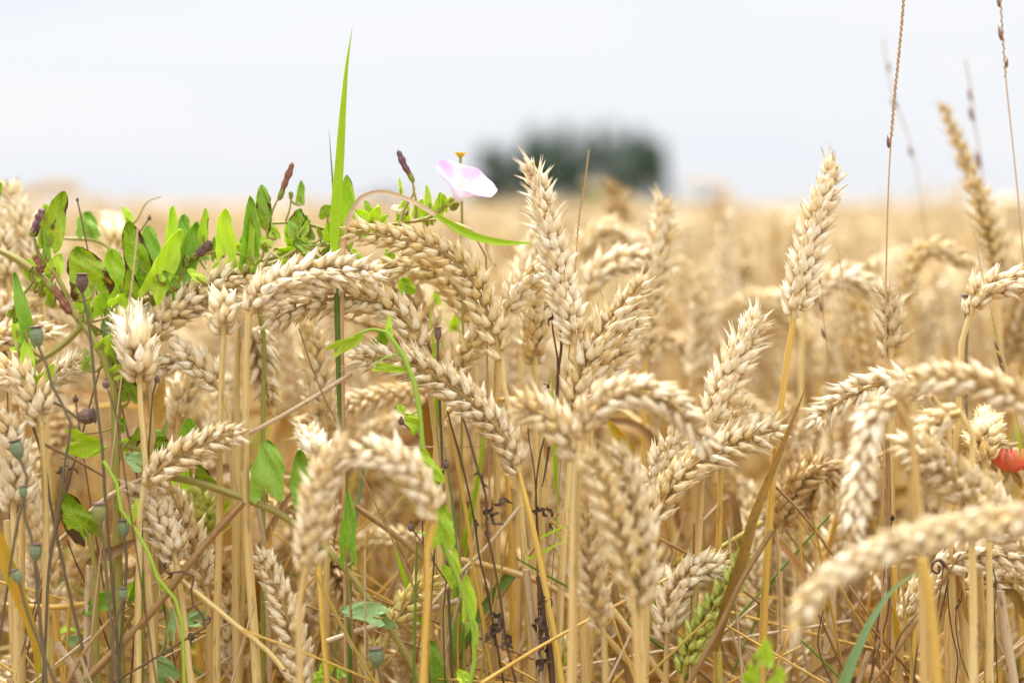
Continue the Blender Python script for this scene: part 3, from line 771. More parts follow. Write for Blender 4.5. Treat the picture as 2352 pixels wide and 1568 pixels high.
wheat("blurred wheat ear at the left edge below the cropped leaf", [(20, 660), (12, 600), (0, 540), (-15, 480)], .95, [(22, 760), (24, 1000)], w=1.0, roll=.3)
wheat("pale wheat ear seen end on behind the round bindweed leaf", [(262, 620), (262, 580), (260, 545, .04), (255, 505, .08)], .98, [(264, 700), (266, 900)], w=1.2, roll=.2)
wheat("blurred wheat ear below the arched ears, above the small white ear", [(745, 965), (735, 900), (722, 830), (712, 750)], .93, [(750, 1040), (752, 1300)], w=1.15, roll=.3)
wheat("small white wheat ear behind the front arch's left shoulder", [(745, 1110), (735, 1070), (720, 1030, .02), (705, 995, .04)], .88, [(748, 1160), (750, 1400)], w=1.1, roll=.3, mat='hull_pale')
wheat("blurred tall wheat ear right of the thin toothed stem near the trees", [(1482, 835), (1490, 730), (1512, 600), (1528, 455)], 1.0, [(1480, 900), (1476, 1100)], w=1.15, roll=.2, smat='straw_gold', awn=True)
wheat("brown blurred wheat ear arching right behind the tall upright ear", [(1350, 690), (1365, 640), (1410, 605), (1500, 598)], 1.0, [(1345, 760), (1340, 1000)], w=1.1, roll=1.2)
wheat("pale blurred wheat ear arching just above the brown one below the trees", [(1335, 600), (1350, 560), (1395, 530), (1450, 550)], 1.12, [(1330, 700), (1330, 900)], w=1.15, roll=.6)
wheat("brown blurred wheat ear sticking up in front of the trees", [(1425, 560), (1422, 520), (1418, 470), (1412, 432)], 1.3, [(1426, 650), (1428, 800)], mat='hull_dark', w=1.15, roll=.6)
wheat("tall golden blurred wheat ear against the sky at upper right", [(2262, 470), (2235, 410), (2200, 330), (2168, 240)], 1.12, [(2280, 560), (2290, 800)], mat='hull_gold', w=.72, roll=.6)
wheat("brown blurred wheat ear under the tall golden one at upper right", [(2290, 625), (2285, 570), (2265, 500), (2240, 420)], 1.04, [(2295, 700), (2298, 900)], mat='hull_gold', w=1.1, roll=.8)
wheat("blurred brown wheat ear arching right behind the grass stem at right", [(2092, 700), (2088, 630), (2120, 575), (2200, 590), (2240, 625)], 1.08, [(2094, 780), (2096, 1000)], mat='hull_gold', w=.9, roll=.8)
wheat("blurred upright wheat ear between the leaning ear and the tall pale ear", [(1600, 900), (1608, 830), (1612, 760), (1608, 675)], 1.1, [(1598, 960), (1596, 1100)], w=1.15, roll=.5)
wheat("faint brown wheat ear beyond, left of the tall pale ear", [(1705, 740), (1702, 680), (1705, 620), (1712, 550)], 1.3, [(1706, 800), (1706, 1000)], w=1.1, roll=.5)
wheat("blurred level wheat ear behind the tall pale ear's stem", [(1850, 700), (1890, 655), (1950, 640), (2015, 665)], 1.05, [(1845, 760), (1842, 1000)], w=1.1, roll=1.1)
wheat("dark green blurred wheat ear low behind the thick pale stem", [(470, 1240), (468, 1205), (465, 1170), (460, 1130)], .93, [(472, 1300), (474, 1450)], mat='hull_green', w=1.0, roll=.5)
wheat("blurred wheat ear behind the stems at lower left, below the leftward ear", [(410, 980), (415, 930), (430, 880), (455, 850)], .93, [(408, 1050), (406, 1300)], w=1.1, roll=.5)
wheat("shaded wheat ear low behind the thick stem at the bottom", [(545, 1560), (535, 1500), (528, 1440), (535, 1380)], .90, [(548, 1620), (550, 1700)], w=1.0, roll=1.0)
wheat("wheat ear seen behind the hanging blurred ears above the dark fungus", [(2180, 1120), (2165, 1060), (2150, 1010), (2140, 960)], .89, [(2185, 1200), (2188, 1400)], w=1.05, roll=.5)
wheat("pinkish tan wheat ear squeezed between two stems left of the red poppy", [(2225, 1150), (2215, 1090), (2200, 1040), (2190, 990)], .88, [(2228, 1200), (2230, 1400)], w=1.1, roll=.6)

# ------------------------------------------------------------------ loose straws, blades, grasses
def straw(label, pts, d, px, mat='straw', kind='straw', group="broken straws leaning between the stalks", rooted=False, fold=None):
    W3 = [P(x[0], x[1], d + (x[2] if len(x) > 2 else 0)) for x in pts]
    if rooted: W3 = to_ground(W3)
    off = W3[-1]
    n = 50 if len(pts) > 2 or rooted else 24
    p = smooth(W3, n); r = mm(px, d) / 2
    mb = MB()
    rr = r * (1 + 0.05 * np.sin(np.linspace(0, 7, n)))
    mb.tube(p, rr, 9)
    mb.tube(np.array([p[0], p[0] + (p[0] - p[1]) * .02]), [r, r * .3], 9)
    if rooted:
        k = 12 + len(label) % 9
        mb.tube(p[k - 1:k + 2], [r * 1.15, r * 1.5, r * 1.15], 9)
    o = mb.build(kind, M[mat], None, off); o.location = off
    tag(o, label, "straw" if kind == 'straw' else "stem", group)
    return o
straw("long thin straw slanting up right past the arched ears' lower end", [q('E', 330, 765), q('E', 650, 485), q('E', 1100, 300), q('B', 350, 1560), q('B', 580, 1415)], .845, 11, 'straw_pale')
straw("thick bent brown straw leaning up right to the thick pale stem", [q('E', 500, 1540), q('E', 900, 1120), q('E', 1150, 800), q('E', 1385, 535)], .83, 18, 'straw_brown')
straw("pale straw with a black joint slanting down right at the lower left", [q('E', 1030, 975), q('E', 1300, 1200), q('E', 1568, 1430), q('F', 190, 1490)], .835, 12)
straw("thin brown straw crossing above the curled triangular leaf", [q('E', 250, 205), q('E', 420, 290), q('E', 600, 390)], .85, 8, 'straw_brown')
straw("slanting brown straw under the front arched ear", [q('F', 600, 560), q('F', 850, 740), q('F', 1090, 945)], .87, 13, 'straw_brown')
straw("thin pale straw slanting up right below the centre", [q('F', 1010, 1150), q('F', 1180, 960), q('F', 1350, 790), q('F', 1540, 560)], .84, 9, 'straw_pale')
straw("level straw with a curled dead leaf at its end below the centre", [q('F', 1200, 865), q('F', 1400, 910), q('G', 60, 935), q('G', 250, 1000), q('G', 420, 1110), q('G', 620, 1320), q('G', 800, 1520)], .86, 15)
straw("split straw leaning down right under the three front ears", [q('G', 620, 1120), q('G', 760, 1300), q('G', 950, 1568)], .85, 14)
straw("greenish yellow straw rising right behind the yellow stem", [q('G', 880, 1020), q('G', 1200, 830), q('G', 1500, 650)], .9, 12, 'straw_green')
straw("thin grey straw slanting down right beneath the ear reaching right", [q('G', 890, 735), q('G', 1130, 865), q('G', 1400, 1050), q('G', 1568, 1170)], .87, 7, 'straw_brown')
straw("thin twig leaning down right beside the hanging ear", [q('H', 150, 445), q('H', 300, 600), q('H', 480, 840)], .86, 7, 'straw_brown')
straw("thin dark green straw at the lower right under the large blurred ear", [q('H', 230, 1260), q('H', 380, 1400), q('H', 520, 1540)], .86, 6, 'blade_dark')
straw("thin grey green straw crossing the curved green blade", [q('H', 570, 1010), q('H', 740, 1270), q('H', 910, 1530)], .87, 6, 'straw_brown')
straw("pale straw across the lower left, level above the yellow blade", [q('E', 20, 1120), q('E', 330, 1135), q('E', 560, 1110), q('E', 900, 1140)], .88, 13, 'straw_gold')
straw("brown straw leaning up right at the bottom left corner", [q('E', 380, 1568), q('E', 500, 1360), q('E', 640, 1190)], .8, 8, 'straw_brown')
straw("thin brown straw down from the arched ear past the green leaf", [q('B', 280, 1160), q('B', 360, 1400), q('B', 430, 1568), q('F', 520, 130)], .84, 4, 'straw_brown')
straw("thin brown straw slanting right past the narrow green blade", [q('F', 610, 330), q('F', 760, 640), q('F', 880, 900), q('F', 1040, 1260), q('F', 1150, 1568)], .82, 4.5, 'straw_brown')
straw("pale straw at the bottom between the two lowest bindweed leaves", [q('F', 440, 1330), q('F', 640, 1265), q('F', 900, 1190), q('F', 1190, 1095)], .86, 14, 'straw_pale')
straw("short pale straw with a ragged end at the lower left", [q('E', 320, 1340), q('E', 400, 1450), q('E', 480, 1568)], .86, 19, 'straw_pale')
straw("thick straw leaning left across the rust coloured blade", [q('G', 1070, 1580), q('G', 1250, 1250), q('G', 1380, 980), q('G', 1550, 700)], .82, 13, 'straw_brown')
STEMS = [
    ("grey weathered stem standing at the lower left", [('E', 515, 900), ('E', 500, 1200), ('E', 500, 1540)], .86, 19, 'straw_pale'),
    ("pale stem leaning right under the golden ear at lower left", [('E', 820, 750), ('E', 880, 920), ('E', 960, 1100), ('E', 1100, 1560)], .85, 14, 'straw'),
    ("thin tan stem right of the thick pale stem", [('E', 1450, 470), ('E', 1510, 800), ('E', 1530, 1200), ('E', 1540, 1560)], .87, 12, 'straw_pale'),
    ("tan stem close left of the thick pale stem", [('E', 1380, 480), ('E', 1385, 900), ('E', 1370, 1400)], .89, 15, 'straw'),
    ("stem rising at the bottom between the sharp ear and the front ear", [('F', 390, 870), ('F', 410, 1200), ('F', 440, 1560)], .83, 12, 'straw_gold'),
    ("golden stem behind the two hairy dead stems", [('B', 1560, 1560), ('F', 1090, 30), ('F', 1060, 250), ('F', 1010, 700), ('F', 990, 1560)], .88, 12, 'straw_gold'),
    ("yellow stem touching the hairy dead stem at centre", [('F', 1130, 60), ('F', 1190, 350), ('F', 1240, 650), ('F', 1280, 900)], .86, 9, 'straw_gold'),
    ("tan stem left of the front arched ear's drooping tip", [('F', 1060, 10), ('F', 1110, 450), ('F', 1180, 800), ('F', 1240, 1560)], .89, 14, 'straw'),
    ("golden stem under the long sloping centre ear", [('G', 40, 380), ('G', 60, 750), ('G', 70, 1300)], .92, 13, 'straw_gold'),
    ("tan stem in front of the three blurred ears", [('G', 230, 60), ('G', 240, 500), ('G', 245, 900)], .87, 12, 'straw'),
    ("pale wide stem below the long sloping centre ear", [('G', 150, 920), ('G', 190, 1250), ('G', 240, 1560)], .845, 18, 'straw_pale'),
    ("tall pale stem below the thin dead bud stem", [('C', 190, 1360), ('C', 195, 1560), ('G', 210, 300)], .92, 10, 'straw_gold'),
    ("tan stem right of the hanging ear with a brown streak", [('H', 790, 180), ('H', 800, 640), ('H', 800, 1100), ('H', 790, 1560)], .86, 11, 'straw_brown'),
    ("yellow stem left of the red poppy, beneath the level ears", [('I', 1190, 1170), ('H', 1185, 250), ('H', 1180, 560)], .85, 16, 'straw'),
    ("straight tan stem at the lower right below the level ears", [('H', 1200, 900), ('H', 1220, 1200), ('H', 1240, 1560)], .85, 20, 'straw'),
    ("second straight tan stem from the right edge at the bottom", [('H', 1310, 890), ('H', 1330, 1200), ('H', 1370, 1560)], .86, 18, 'straw'),
    ("pale grey stem with a brown knee near the right edge", [('H', 1430, 1040), ('H', 1460, 1250), ('H', 1510, 1560)], .85, 22, 'straw_pale'),
    ("very blurred golden stem in front at lower right", [('H', 990, 860), ('H', 1040, 1150), ('H', 1075, 1560)], .70, 24, 'straw_gold'),
    ("thin golden stem below the small ear by the curved blade", [('H', 960, 1180), ('H', 940, 1400), ('H', 930, 1560)], .85, 12, 'straw_gold'),
    ("orange tan stem rising behind the large blurred ear", [('H', 820, 900), ('H', 840, 1150), ('H', 850, 1350)], .89, 13, 'straw_gold'),
    ("green tinged stem under the rust coloured blade", [('G', 1245, 1390), ('G', 1250, 1480), ('G', 1250, 1568)], .84, 16, 'straw_green'),
    ("brown split stem under the three blurred front ears", [('G', 640, 960), ('G', 680, 1200), ('G', 740, 1560)], .87, 18, 'straw_brown'),
    ("tan stem behind the leaning straw at lower left", [('E', 300, 1070), ('E', 330, 1300), ('E', 370, 1568)], .9, 14, 'straw_gold'),
    ("tan stem at the far lower left edge", [('E', 40, 640), ('E', 60, 1000), ('E', 90, 1560)], .88, 16, 'straw'),
]
for lab, pts, d, px, mt in STEMS:
    straw(lab, [q(*p) for p in pts], d, px, mt, 'bare_stem', "single bare stems between the wheat stalks", rooted=True)

def blade(label, pts, d, px, mat, name='wild_grass', cat="grass", twist=0.0, fold=.35, rooted=False, shape='blade', wav=.1, ref=(0.1, -1, .1), group=None):
    W3 = [P(x[0], x[1], d + (x[2] if len(x) > 2 else 0)) for x in pts]
    if rooted:
        S = to_ground(W3[::-1])[len(W3) - 1:]; base = S[-1]
        root = empty(name, base); tag(root, label, cat, group)
        low = W3[0] + unit(S[1] - W3[0]) * .05
        blade_mb([low] + W3, mm(px, d), fold, twist, ref, 70, shape, wav).build("blade", M[mat], root, base)
        mb = MB(); mb.tube(smooth(S, 20), mm(px, d) * .2, 8); mb.build("stem", M[mat], root, base)
        return root
    off = W3[0]
    mb = blade_mb(W3, mm(px, d), fold, twist, ref, 60, shape, wav)
    o = mb.build(name, M[mat], None, off); o.location = off
    tag(o, label, cat, group); return o
def tall_grass():
    S = to_ground([P(x, y, .855) for x, y in [(767, 520), (771, 600), (774, 700), (777, 830), (783, 980), (800, 1250), (802, 1500)]]); base = S[-1]
    root = empty("tall_grass", base); tag(root, "tall bright green grass blade standing up into the sky on its dark stem", "grass")
    blade_mb([P(x, y, .845) for x, y in [(766, 590), (772, 480), (780, 380), (787, 270), (797, 150), (809, 62)]], mm(26), .3, .5, (.1, -1, .1), 60, 'blade', .1).build("blade", M['blade_green'], root, base)
    mb = MB(); mb.tube(smooth(S, 60), mm(6.5), 9); mb.build("stem", M['blade_dark'], root, base)
tall_grass()
blade("thin dark green leaf spike left of the tall grass blade", [(770, 560), (766, 450), (760, 360), (755, 290)], .88, 6, 'blade_dark')
def arching_grass():
    S = to_ground([P(x, y, .845) for x, y in [(797, 520), (790, 560), (786, 700), (788, 900)]]); base = S[-1]
    root = empty("arching_grass", base); tag(root, "long grass leaf arching right, pale at first then green, under the pink flower", "grass")
    mb = MB(); mb.tube(smooth(S, 50), .0009, 7); mb.build("stem", M['grass_pale'], root, base)
    blade_mb([P(x, y, .84) for x, y in [(797, 520), (808, 485), (830, 455), (870, 442), (930, 456), (1010, 500), (1070, 536)]], mm(11), .4, .6, (.1, -1, .1), 50, 'strip', .1).build("leaf_base", M['straw_pale'], root, base)
    blade_mb([P(x, y, .8395) for x, y in [(1000, 493), (1040, 519), (1080, 540), (1150, 557), (1228, 558)]], mm(20), .4, .2, (.1, -1, .1), 40, 'leaf', 0).build("leaf_tip", M['blade_green'], root, base)
arching_grass()
blade("curved blue green blade blurred in front at lower right", [(1925, 1600), (1965, 1500), (2010, 1410), (2060, 1345), (2115, 1308)], .78, 34, 'blade_blue', rooted=True, twist=.6)
blade("rust coloured dead leaf blade pointing up right past the tall yellow stem", [(1640, 1495), (1665, 1400), (1700, 1300), (1735, 1180), (1775, 1080), (1815, 980), (1858, 872)], .825, 30, 'leaf_rust', 'dead_leaf', "dead leaf", twist=.7, shape='blade')
blade("yellow and green turning blade at the lower left corner", [q('E', -60, 620), q('E', 40, 880), q('E', 120, 1100), q('E', 200, 1350), q('E', 215, 1560)], .80, 34, 'blade_turning', 'turning_leaf', "wheat leaf", twist=.5, shape='leaf')
blade("green blade with yellow edge behind the front arched ear at right", [q('G', 740, 300), q('G', 700, 200), q('G', 650, 120), q('G', 600, 60)], .9, 30, 'blade_turning', 'turning_leaf', "wheat leaf", shape='leaf')
blade("narrow green blade standing below the front arched ear", [q('F', 950, 1130), q('F', 880, 960), q('F', 830, 800), q('F', 780, 640)], .87, 22, 'blade_green', rooted=True)
blade("narrow green blade left of the dark brown capsule", [q('B', 1055, 1420), q('B', 1045, 1250), q('B', 1030, 1100), q('B', 1030, 980)], .87, 13, 'blade_green', rooted=True)
blade("grey green blade behind the thin brown straw", [q('F', 590, 700), q('F', 610, 560), q('F', 640, 400), q('F', 680, 30)], .92, 15, 'blade_blue', rooted=True)
blade("green blade bending right across the three front ears' stems", [q('G', 150, 860), q('G', 240, 825), q('G', 330, 775), q('G', 410, 745)], .84, 7, 'blade_green')
blade("slim green blade just above the bending one", [q('G', 230, 740), q('G', 320, 695), q('G', 410, 660)], .84, 6, 'blade_green')
blade("long green blade slanting down left at lower centre", [q('G', 0, 1010), q('F', 1500, 930), q('F', 1400, 1050), q('F', 1290, 1210), q('F', 1230, 1350), q('F', 1150, 1480)], .86, 26, 'blade_dark', shape='leaf')
blade("green blade upright behind the long sloping centre ear", [q('F', 1180, 900), q('F', 1160, 600), q('F', 1120, 300), q('F', 1085, 60)], .88, 12, 'blade_blue', rooted=True)
blade("bright green blade under the thin dead bud stem", [q('C', 300, 1568), q('C', 295, 1450), q('C', 298, 1350)], .92, 11, 'blade_green', rooted=True)
blade("green blade between the sloping ear and its neighbour's stem", [q('F', 1260, 600), q('F', 1300, 400), q('F', 1330, 200), q('B', 1400, 1420)], .90, 16, 'blade_green', rooted=True)
blade("green stem-like blade down the right edge", [q('H', 1568, 1130), q('H', 1520, 980), q('H', 1480, 860), q('H', 1490, 780)], .86, 11, 'straw_green', rooted=True)
blade("green stem-like blade above the red poppy", [q('H', 1550, 290), q('H', 1535, 150), q('H', 1510, 60)], .86, 6, 'blade_green')
blade("wide pale dry leaf folded over a stem at lower right", [q('H', 150, 735), q('H', 200, 790), q('H', 280, 920), q('H', 360, 1060), q('H', 540, 1390)], .855, 20, 'leaf_dry', 'dry_leaf', "dry leaf", shape='leaf', twist=.8)
blade("brown dry leaf hanging down right near the coiled tendril", [q('H', 1130, 890), q('H', 1180, 1000), q('H', 1240, 1180), q('H', 1310, 1340)], .84, 20, 'leaf_rust', 'dry_leaf', "dry leaf", shape='leaf', twist=.5)
blade("reddish dry leaf curving off the right edge", [q('H', 1440, 1040), q('H', 1500, 1060), q('H', 1550, 1140), q('H', 1620, 1260)], .85, 26, 'leaf_rust', 'dry_leaf', "dry leaf", shape='leaf')
blade("crumpled dry sheath folded at the lower left", [q('E', 500, 890), q('E', 560, 850), q('E', 640, 820), q('E', 800, 740)], .845, 30, 'straw_brown', 'dry_leaf', "dry leaf", shape='leaf', fold=.7)
blade("orange dry leaf standing behind the stubby end on ear's stem", [q('A', 900, 1568), q('A', 905, 1450), q('A', 935, 1290)], .9, 30, 'straw_gold', 'dry_leaf', "dry leaf", shape='leaf')
blade("orange dry leaf beside the brown streaked stem", [q('H', 850, 1340), q('H', 835, 1220), q('H', 815, 1130)], .86, 16, 'blade_turning', 'dry_leaf', "dry leaf", shape='leaf')
blade("cream dry leaf standing under the large blurred ear's tip", [q('H', 430, 1400), q('H', 460, 1250), q('H', 480, 1080)], .88, 22, 'straw_pale', 'dry_leaf', "dry leaf", shape='leaf')
blade("pale twisted dry leaf crossing the three ears' stems", [q('G', 300, 700), q('G', 360, 850), q('G', 410, 1000), q('G', 400, 1200)], .87, 18, 'straw_pale', 'dry_leaf', "dry leaf", shape='leaf', twist=1.2)

def grass_stalk(label, pts, d, r0, teeth, tmat, seeds=(), smat='grass_pale', t0=0.0, t1=.6, tl=.0016):
    """pts from tip downwards"""
    W3 = to_ground([P(x[0], x[1], d) for x in pts]); base = W3[-1]
    root = empty("grass_stalk", base); tag(root, label, "grass stalk", "dried grass stalks")
    p = smooth(W3, 90)
    mb = MB(); mb.tube(p, np.linspace(r0 * .4, r0 * 1.0, 90), 7); mb.build("stem", M[smat], root, base)
    pv = smooth([P(x[0], x[1], d) for x in pts], 200); L = length(pv)
    sb = MB(); R = random.Random(len(label))
    t, n, b = frames(pv)
    for i in range(teeth):
        k = int((t0 + (t1 - t0) * (i + R.uniform(-.2, .2)) / teeth) * 198); k = max(1, min(k, 198))
        sd = 1 if i % 2 else -1
        o = pv[k]; dirn = unit(-t[k] * 1.0 + b[k] * sd * .8)
        sb.tube(np.array([o, o + dirn * tl * .6, o + unit(-t[k] + b[k] * sd * .2) * tl * 1.3]), [r0 * .45, r0 * .35, r0 * .1], 5)
    sb.build("bristles", M[smat], root, base)
    for f, side, ln in seeds:
        k = int(f * 198); o = pv[k] + b[k] * side * r0
        mb = MB(); mb.grid(place(hull(ln * .85, ln * .22, ln * .22, 8, 8, .1, 0), o, -t[k] + b[k] * side * .15, np.array([0, -1, 0]))); mb.build("seed", M[tmat], root, base)
    return root
grass_stalk("tall toothed tan grass stem crossing the top edge at right", [(2078, -30), (2068, 90), (2055, 220), (2046, 330), (2040, 450), (2036, 600), (2033, 830)], .84, .0009, 60, 'seed_brown', [(.435, 1, .008)], 'grass_pale', 0, .42, .0017)
grass_stalk("tan grass stem with brown seeds at the top right corner", [(2296, -30), (2303, 80), (2312, 200), (2326, 330), (2340, 470), (2352, 600)], .90, .0008, 24, 'seed_brown', [(.08, 1, .008), (.2, 1, .01), (.3, -1, .007)], 'grass_pale', 0, .35)
grass_stalk("faint blurred grass stem leaning right behind the toothed one", [(2028, 90), (2042, 180), (2062, 250), (2085, 310), (2110, 420), (2118, 470)], 1.15, .0008, 14, 'seed_brown', [(.2, -1, .009), (.42, 1, .01), (.72, 1, .01)])
grass_stalk("faint blurred grass stem between the golden ear and the right edge", [(2218, 140), (2232, 220), (2238, 280), (2250, 350), (2262, 450)], 1.12, .0009, 16, 'seed_brown', [(.3, 1, .01), (.45, 1, .013), (.8, 1, .015)])
grass_stalk("short pale toothed grass tip right of the tall upright ear", [(1352, 348), (1342, 430), (1330, 500), (1325, 570)], .86, .0006, 34, 'seed_brown', (), 'grass_pale', 0, .95, .0014)
grass_stalk("thin cream toothed grass tip before the bindweed leaves at left", [(316, 526), (310, 590), (303, 650), (297, 705)], .83, .0006, 34, 'seed_brown', (), 'straw_pale', 0, .95, .0014)
grass_stalk("pale blurred toothed grass stem right of the tall pale ear", [(1925, 570), (1935, 640), (1950, 720), (1962, 800), (1972, 860)], .93, .0008, 26, 'seed_brown', (), 'straw_pale', 0, .9)
grass_stalk("purple seeded grass stem just right of the tall pale ear", [(1888, 655), (1892, 740), (1900, 800), (1905, 900)], .94, .0007, 6, 'seed_brown', [(.0, 1, .006), (.25, 1, .008), (.5, 1, .008)])
grass_stalk("purple seeded grass stem near the right edge", [q('I', 1385, 500), q('I', 1410, 640), q('I', 1440, 760), q('I', 1465, 860)], .88, .0007, 12, 'seed_brown', [(.6, 1, .007), (.8, 1, .008), (.95, 1, .008)], 'straw_green')
grass_stalk("pale toothed grass tip over the ear bending to the right edge", [q('I', 1295, 60), q('I', 1305, 150), q('I', 1320, 240), q('I', 1340, 320)], .87, .0007, 20, 'seed_brown', (), 'straw_pale', 0, .9)
grass_stalk("short toothed grass tip under the front arched ear", [q('F', 675, 700), q('F', 650, 850), q('F', 635, 1000), q('F', 620, 1120)], .88, .0009, 30, 'seed_brown', (), 'straw_gold', 0, .95, .0014)
grass_stalk("fine toothed grass tip right of the thick pale stem's bend", [q('E', 1290, 240), q('E', 1310, 330), q('E', 1345, 430), q('E', 1385, 590)], .86, .0005, 30, 'seed_brown', (), 'straw_pale', 0, .95, .0013)
grass_stalk("dark leaning grass tip beside the bindweed near the left end", [q('A', 510, 1150), q('A', 440, 1220), q('A', 370, 1290), q('A', 320, 1330)], .85, .0006, 24, 'seed_brown', (), 'straw_pale', 0, .95, .0014)

# ------------------------------------------------------------------ bindweed
def leaf_mb(b, t, d, w, roll, R, cup=.25, bend=.15, lobes=True, dd=0.0):
    """arrow shaped leaf from its stalk end b to its tip t (pixels), w pixels wide"""
    B = P(b[0], b[1], d); T = P(t[0], t[1], d + dd)
    L = float(np.linalg.norm(T - B)); y = unit(T - B)
    f = -FW; f = unit(f - y * f.dot(y)); sx = np.cross(y, f)
    z = f * math.cos(roll) + sx * math.sin(roll); x = np.cross(y, z)
    W = mm(w, d)
    nr, ncol = 22, 15
    v = np.linspace(0, 1, nr)[:, None]; u = np.linspace(-1, 1, ncol)[None]
    hw = np.interp(v[:, 0], [0, .06, .16, .3, .5, .7, .85, .95, 1], [.72, .94, 1, .97, .88, .70, .48, .27, .03])[:, None] * W / 2
    au = np.abs(u)
    yy = L * v - (L * .26 * (au ** 1.3) * (1 - v) ** 3 if lobes else 0) - L * .05 * au * 0
    yy = np.where(v < .12, yy + L * .08 * (au > .86) * (1 - v / .12), yy)
    ph, ph2 = R.uniform(0, 6), R.uniform(0, 6)
    zz = W * cup * (au ** 1.6) - L * bend * (v - .3) ** 2 * 2 + W * .07 * np.sin(v * 9 + ph + u * 3) + W * .035 * np.sin(u * 9 + ph2 + v * 17)
    xx = hw * u * (1 + .05 * np.sin(v * 13 + ph2) + .035 * np.sin(v * 31 + ph) * au + .06 * np.sin(v * 5 + ph2 * 2) * np.sign(u)) + L * .05 * np.sin(v * 2.5 + ph)
    G = B + xx[..., None] * x + yy[..., None] * y + zz[..., None] * z
    mb = MB(); k = R.randint(0, 60)
    mb.grid(G, k, .999); mb.grid((G - z * .00025)[:, ::-1], k, .999)
    return mb
def vine(label, stems, leaves, root_px, d0, mat='vine', r=.0013, name="bindweed_vine", group=None, fill=()):
    """stems: (pixel path, depth); leaves: (pan, bx, by, tx, ty, w, mat, roll, depth)"""
    main = to_ground([P(x, y, d0) for x, y in root_px])
    base = main[-1]; root = empty(name, base); tag(root, label, "bindweed", group)
    R = random.Random(len(label) * 7)
    mb = MB(); mb.tube(smooth(main, 60), r * 1.1, 8); mb.build("stem", M[mat], root, base)
    paths = [smooth(main, 200)]
    leaves = list(leaves)
    for pts, d, rr in stems:
        p = smooth([P(a, b, d + (c[0] if c else 0)) for a, b, *c in pts], 50)
        mb = MB(); mb.tube(p, np.linspace(rr, rr * .6, 50), 7); mb.build("stem", M[mat], root, base); paths.append(p)
    for (x0, x1, y0, y1, d, n) in fill:      # the smaller leaves along the stems
        for i in range(n):
            bx = x0 + (x1 - x0) * (i + R.uniform(.1, .9)) / n; by = y0 + (y1 - y0) * (i + .5) / n + R.uniform(-14, 14)
            L = R.uniform(22, 52); a = R.gauss(0, .7)
            f_ = 1 / (.70153 * .57422); ax_, ay_ = bx * f_, (by - 600 * .57422) * f_
            leaves.append(('A', ax_, ay_, ax_ + math.sin(a) * L * f_, ay_ - math.cos(a) * L * f_, L * f_ * R.uniform(.38, .6), R.choice(['leaf_lime', 'leaf_lime', 'leaf', 'leaf_deep']), R.uniform(.1, .9), d + R.uniform(-.012, .02)))
    for (pan, bx, by, tx, ty, w, mt, roll, d) in leaves:
        if mt == 'leaf': mt = R.choice(['leaf', 'leaf', 'leaf_lime', 'leaf_deep', 'leaf_worn'])
        b, t = q(pan, bx, by), q(pan, tx, ty)
        mb = leaf_mb(b, t, d, w * .415 / max(.62, math.cos(roll)), roll, R, R.uniform(.1, .3), R.uniform(-.1, .3), dd=R.uniform(-.006, .006))
        lo = mb.build("leaf", M[mt], root, base)
        Bp = P(b[0], b[1], d)           # leaf stalk back to the nearest stem
        allp = np.vstack(paths); k = np.argmin(np.linalg.norm(allp - Bp, axis=1)); N_ = allp[k]
        if np.linalg.norm(N_ - Bp) < .045:
            Tp = P(t[0], t[1], d); y = unit(Tp - Bp)
            mid = Bp - y * np.linalg.norm(N_ - Bp) * .35
            ps = MB(); ps.tube(smooth([N_, mid * .7 + N_ * .3, Bp - y * .001, Bp + y * .003], 16), r * .5, 6); ps.build("leaf_stalk", M[mat], root, base)
    return root, base
def bud(root, base, pan, b, t, d, w, mat, name="withered_flower", cal='calyx', R=rnd):
    """rolled up withered trumpet on its green calyx"""
    B, T = P(*q(pan, *b), d), P(*q(pan, *t), d)
    p = smooth([B, B * .5 + T * .5 + np.array([R.uniform(-.001, .001), 0, R.uniform(-.001, .001)]), T], 26)
    s = np.linspace(0, 1, 26); r = mm(w * .4028, d) / 2
    rr = r * np.interp(s, [0, .15, .4, .7, .92, 1], [.6, .8, .9, 1.05, .8, .25]) * (1 + .1 * np.sin(s * 21))
    mb = MB(); t_, n, b_ = frames(p); a = np.linspace(0, 2 * math.pi, 19)
    fl = 1 + .22 * np.cos(a[None] * 5 + s[:, None] * 5)
    G = p[:, None] + (rr[:, None] * fl)[..., None] * (np.cos(a)[None, :, None] * n[:, None] + np.sin(a)[None, :, None] * b_[:, None])
    mb.grid(G, R.randint(0, 50)); o = mb.build(name, M[mat], root, base)
    cb = MB(); L = float(np.linalg.norm(T - B)); dr = unit(T - B)
    for i in range(5):
        an = i * 2 * math.pi / 5; out = n[0] * math.cos(an) + b_[0] * math.sin(an)
        cb.grid(place(hull(L * .34, r * 1.5, r * .5, 7, 6, .1, 0), B - dr * L * .1 + out * r * .35, dr + out * .15, out), R.randint(0, 50))
    cb.build("calyx", M[cal], o, base).location = (0, 0, 0)
    return o
DD = .85
L_, LD, LL, LW, LB = 'leaf', 'leaf_deep', 'leaf_lime', 'leaf_worn', 'leaf_blue'
